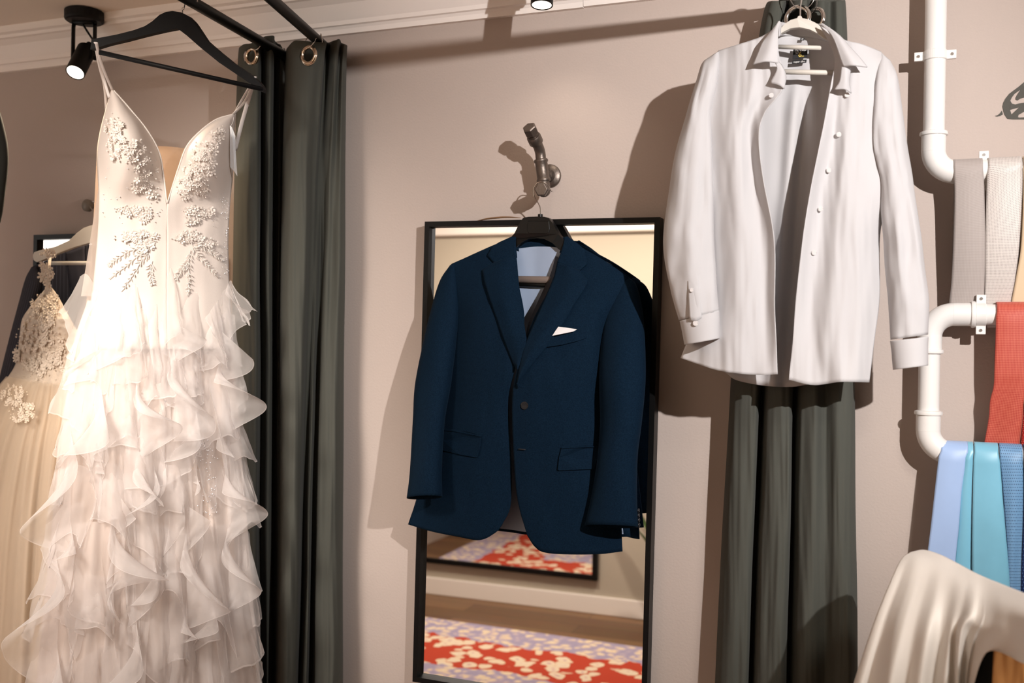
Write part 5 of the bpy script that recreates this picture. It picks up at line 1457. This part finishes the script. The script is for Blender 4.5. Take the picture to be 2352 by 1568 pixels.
def hang(name, label, cat, x0, x1, y0, y1, d_, m_, seed):
    o = finish(grid_bm([[(x0, y0, d_), ((x0 + x1) / 2, y0 - 4, d_ + .01), (x1, y0, d_)], [(x0 - 6, (y0 + y1) / 2, d_), ((x0 + x1) / 2, (y0 + y1) / 2, d_ + .02), (x1 + 6, (y0 + y1) / 2, d_)], [(x0 - 10, y1, d_), ((x0 + x1) / 2, y1, d_ + .02), (x1 + 10, y1, d_)]], 40, 30, cloth_disp(.01, .05, .01, seed)), name, m_, solid=.004)
    return tag(o, label, cat)
hang('trousers', 'black cloth hanging below the cream veil', 'trousers', 2222, 2294, 1420, 1660, .55, mat('black_cloth', (.010, .013, .014, 1), .9), 1)
hang('garment', 'tan cloth hanging below the veil at the corner of the photo', 'garment', 2285, 2440, 1430, 1700, .62, mat('tan_cloth', lin(190, 135, 78), .8), 2)
#@@PART5
# ------------------------------------------------------------------ lamps and added fill lights
def spot(name, loc, aim, power, col, ang, blend, rad):
    l = bpy.data.lights.new(name, 'SPOT'); l.energy = power; l.color = col; l.spot_size = math.radians(ang); l.spot_blend = blend; l.shadow_soft_size = rad
    o = bpy.data.objects.new(name, l); COL.objects.link(o); o.location = loc
    o.rotation_euler = (Vector(aim) - Vector(loc)).to_track_quat('-Z', 'Y').to_euler()
    return o
def area(name, loc, aim, power, col, sx, sy):
    l = bpy.data.lights.new(name, 'AREA'); l.shape = 'RECTANGLE'; l.size = sx; l.size_y = sy; l.energy = power; l.color = col
    o = bpy.data.objects.new(name, l); COL.objects.link(o); o.location = loc
    o.rotation_euler = (Vector(aim) - Vector(loc)).to_track_quat('-Z', 'Y').to_euler()
    return o
spot('right_spot', (1.0, -2.1, 2.35), (-.42, 0, 1.80), 318, (1, .955, .935), 55, 1.0, .017)
spot('dress_spot', (-1.45, -1.75, 2.40), tuple(P(322, 610, .45)), 142, (1, .90, .81), 50, 1.0, .22)
spot('skirt_fill', (-1.60, -1.95, 2.40), tuple(P(310, 1310, .5)), 185, (1, .91, .84), 49, 1.0, .28)  # added fill that brightens the lower skirt, not a lamp of the shop
spot('wall_spot', tuple(P(1246, 24, .2)), tuple(P(1290, 520, .02)), 1.5, (1, .86, .72), 100, 1.0, .02)
spot('left_spot', tuple(P(180, 150, .22)), tuple(P(120, 900, .6)), 34, (1, .77, .53), 130, 1.0, .03)
spot('corner_fill', (-1.55, -1.75, 2.40), tuple(P(30, 950, .3)), 58, (1, .83, .63), 44, 1.0, .25)  # added light to lift the champagne dress and the wall beside it
spot('veil_fill', (.75, -1.5, 2.40), (.12, -.50, 1.15), 55, (1, .92, .82), 46, 1.0, .12)  # extra light put in to brighten the veil
spot('far_spot', (-2.0, -2.0, 2.42), (-2.2, -3.4, .9), 150, (1, .87, .73), 130, .9, .04)
spot('far_spot', (-.9, -2.4, 2.42), (-1.2, -3.45, 1.2), 105, (1, .87, .73), 130, .9, .04)
w = bpy.data.worlds.new('world'); SC.world = w; w.use_nodes = True
w.node_tree.nodes['Background'].inputs[0].default_value = (.02, .02, .02, 1)
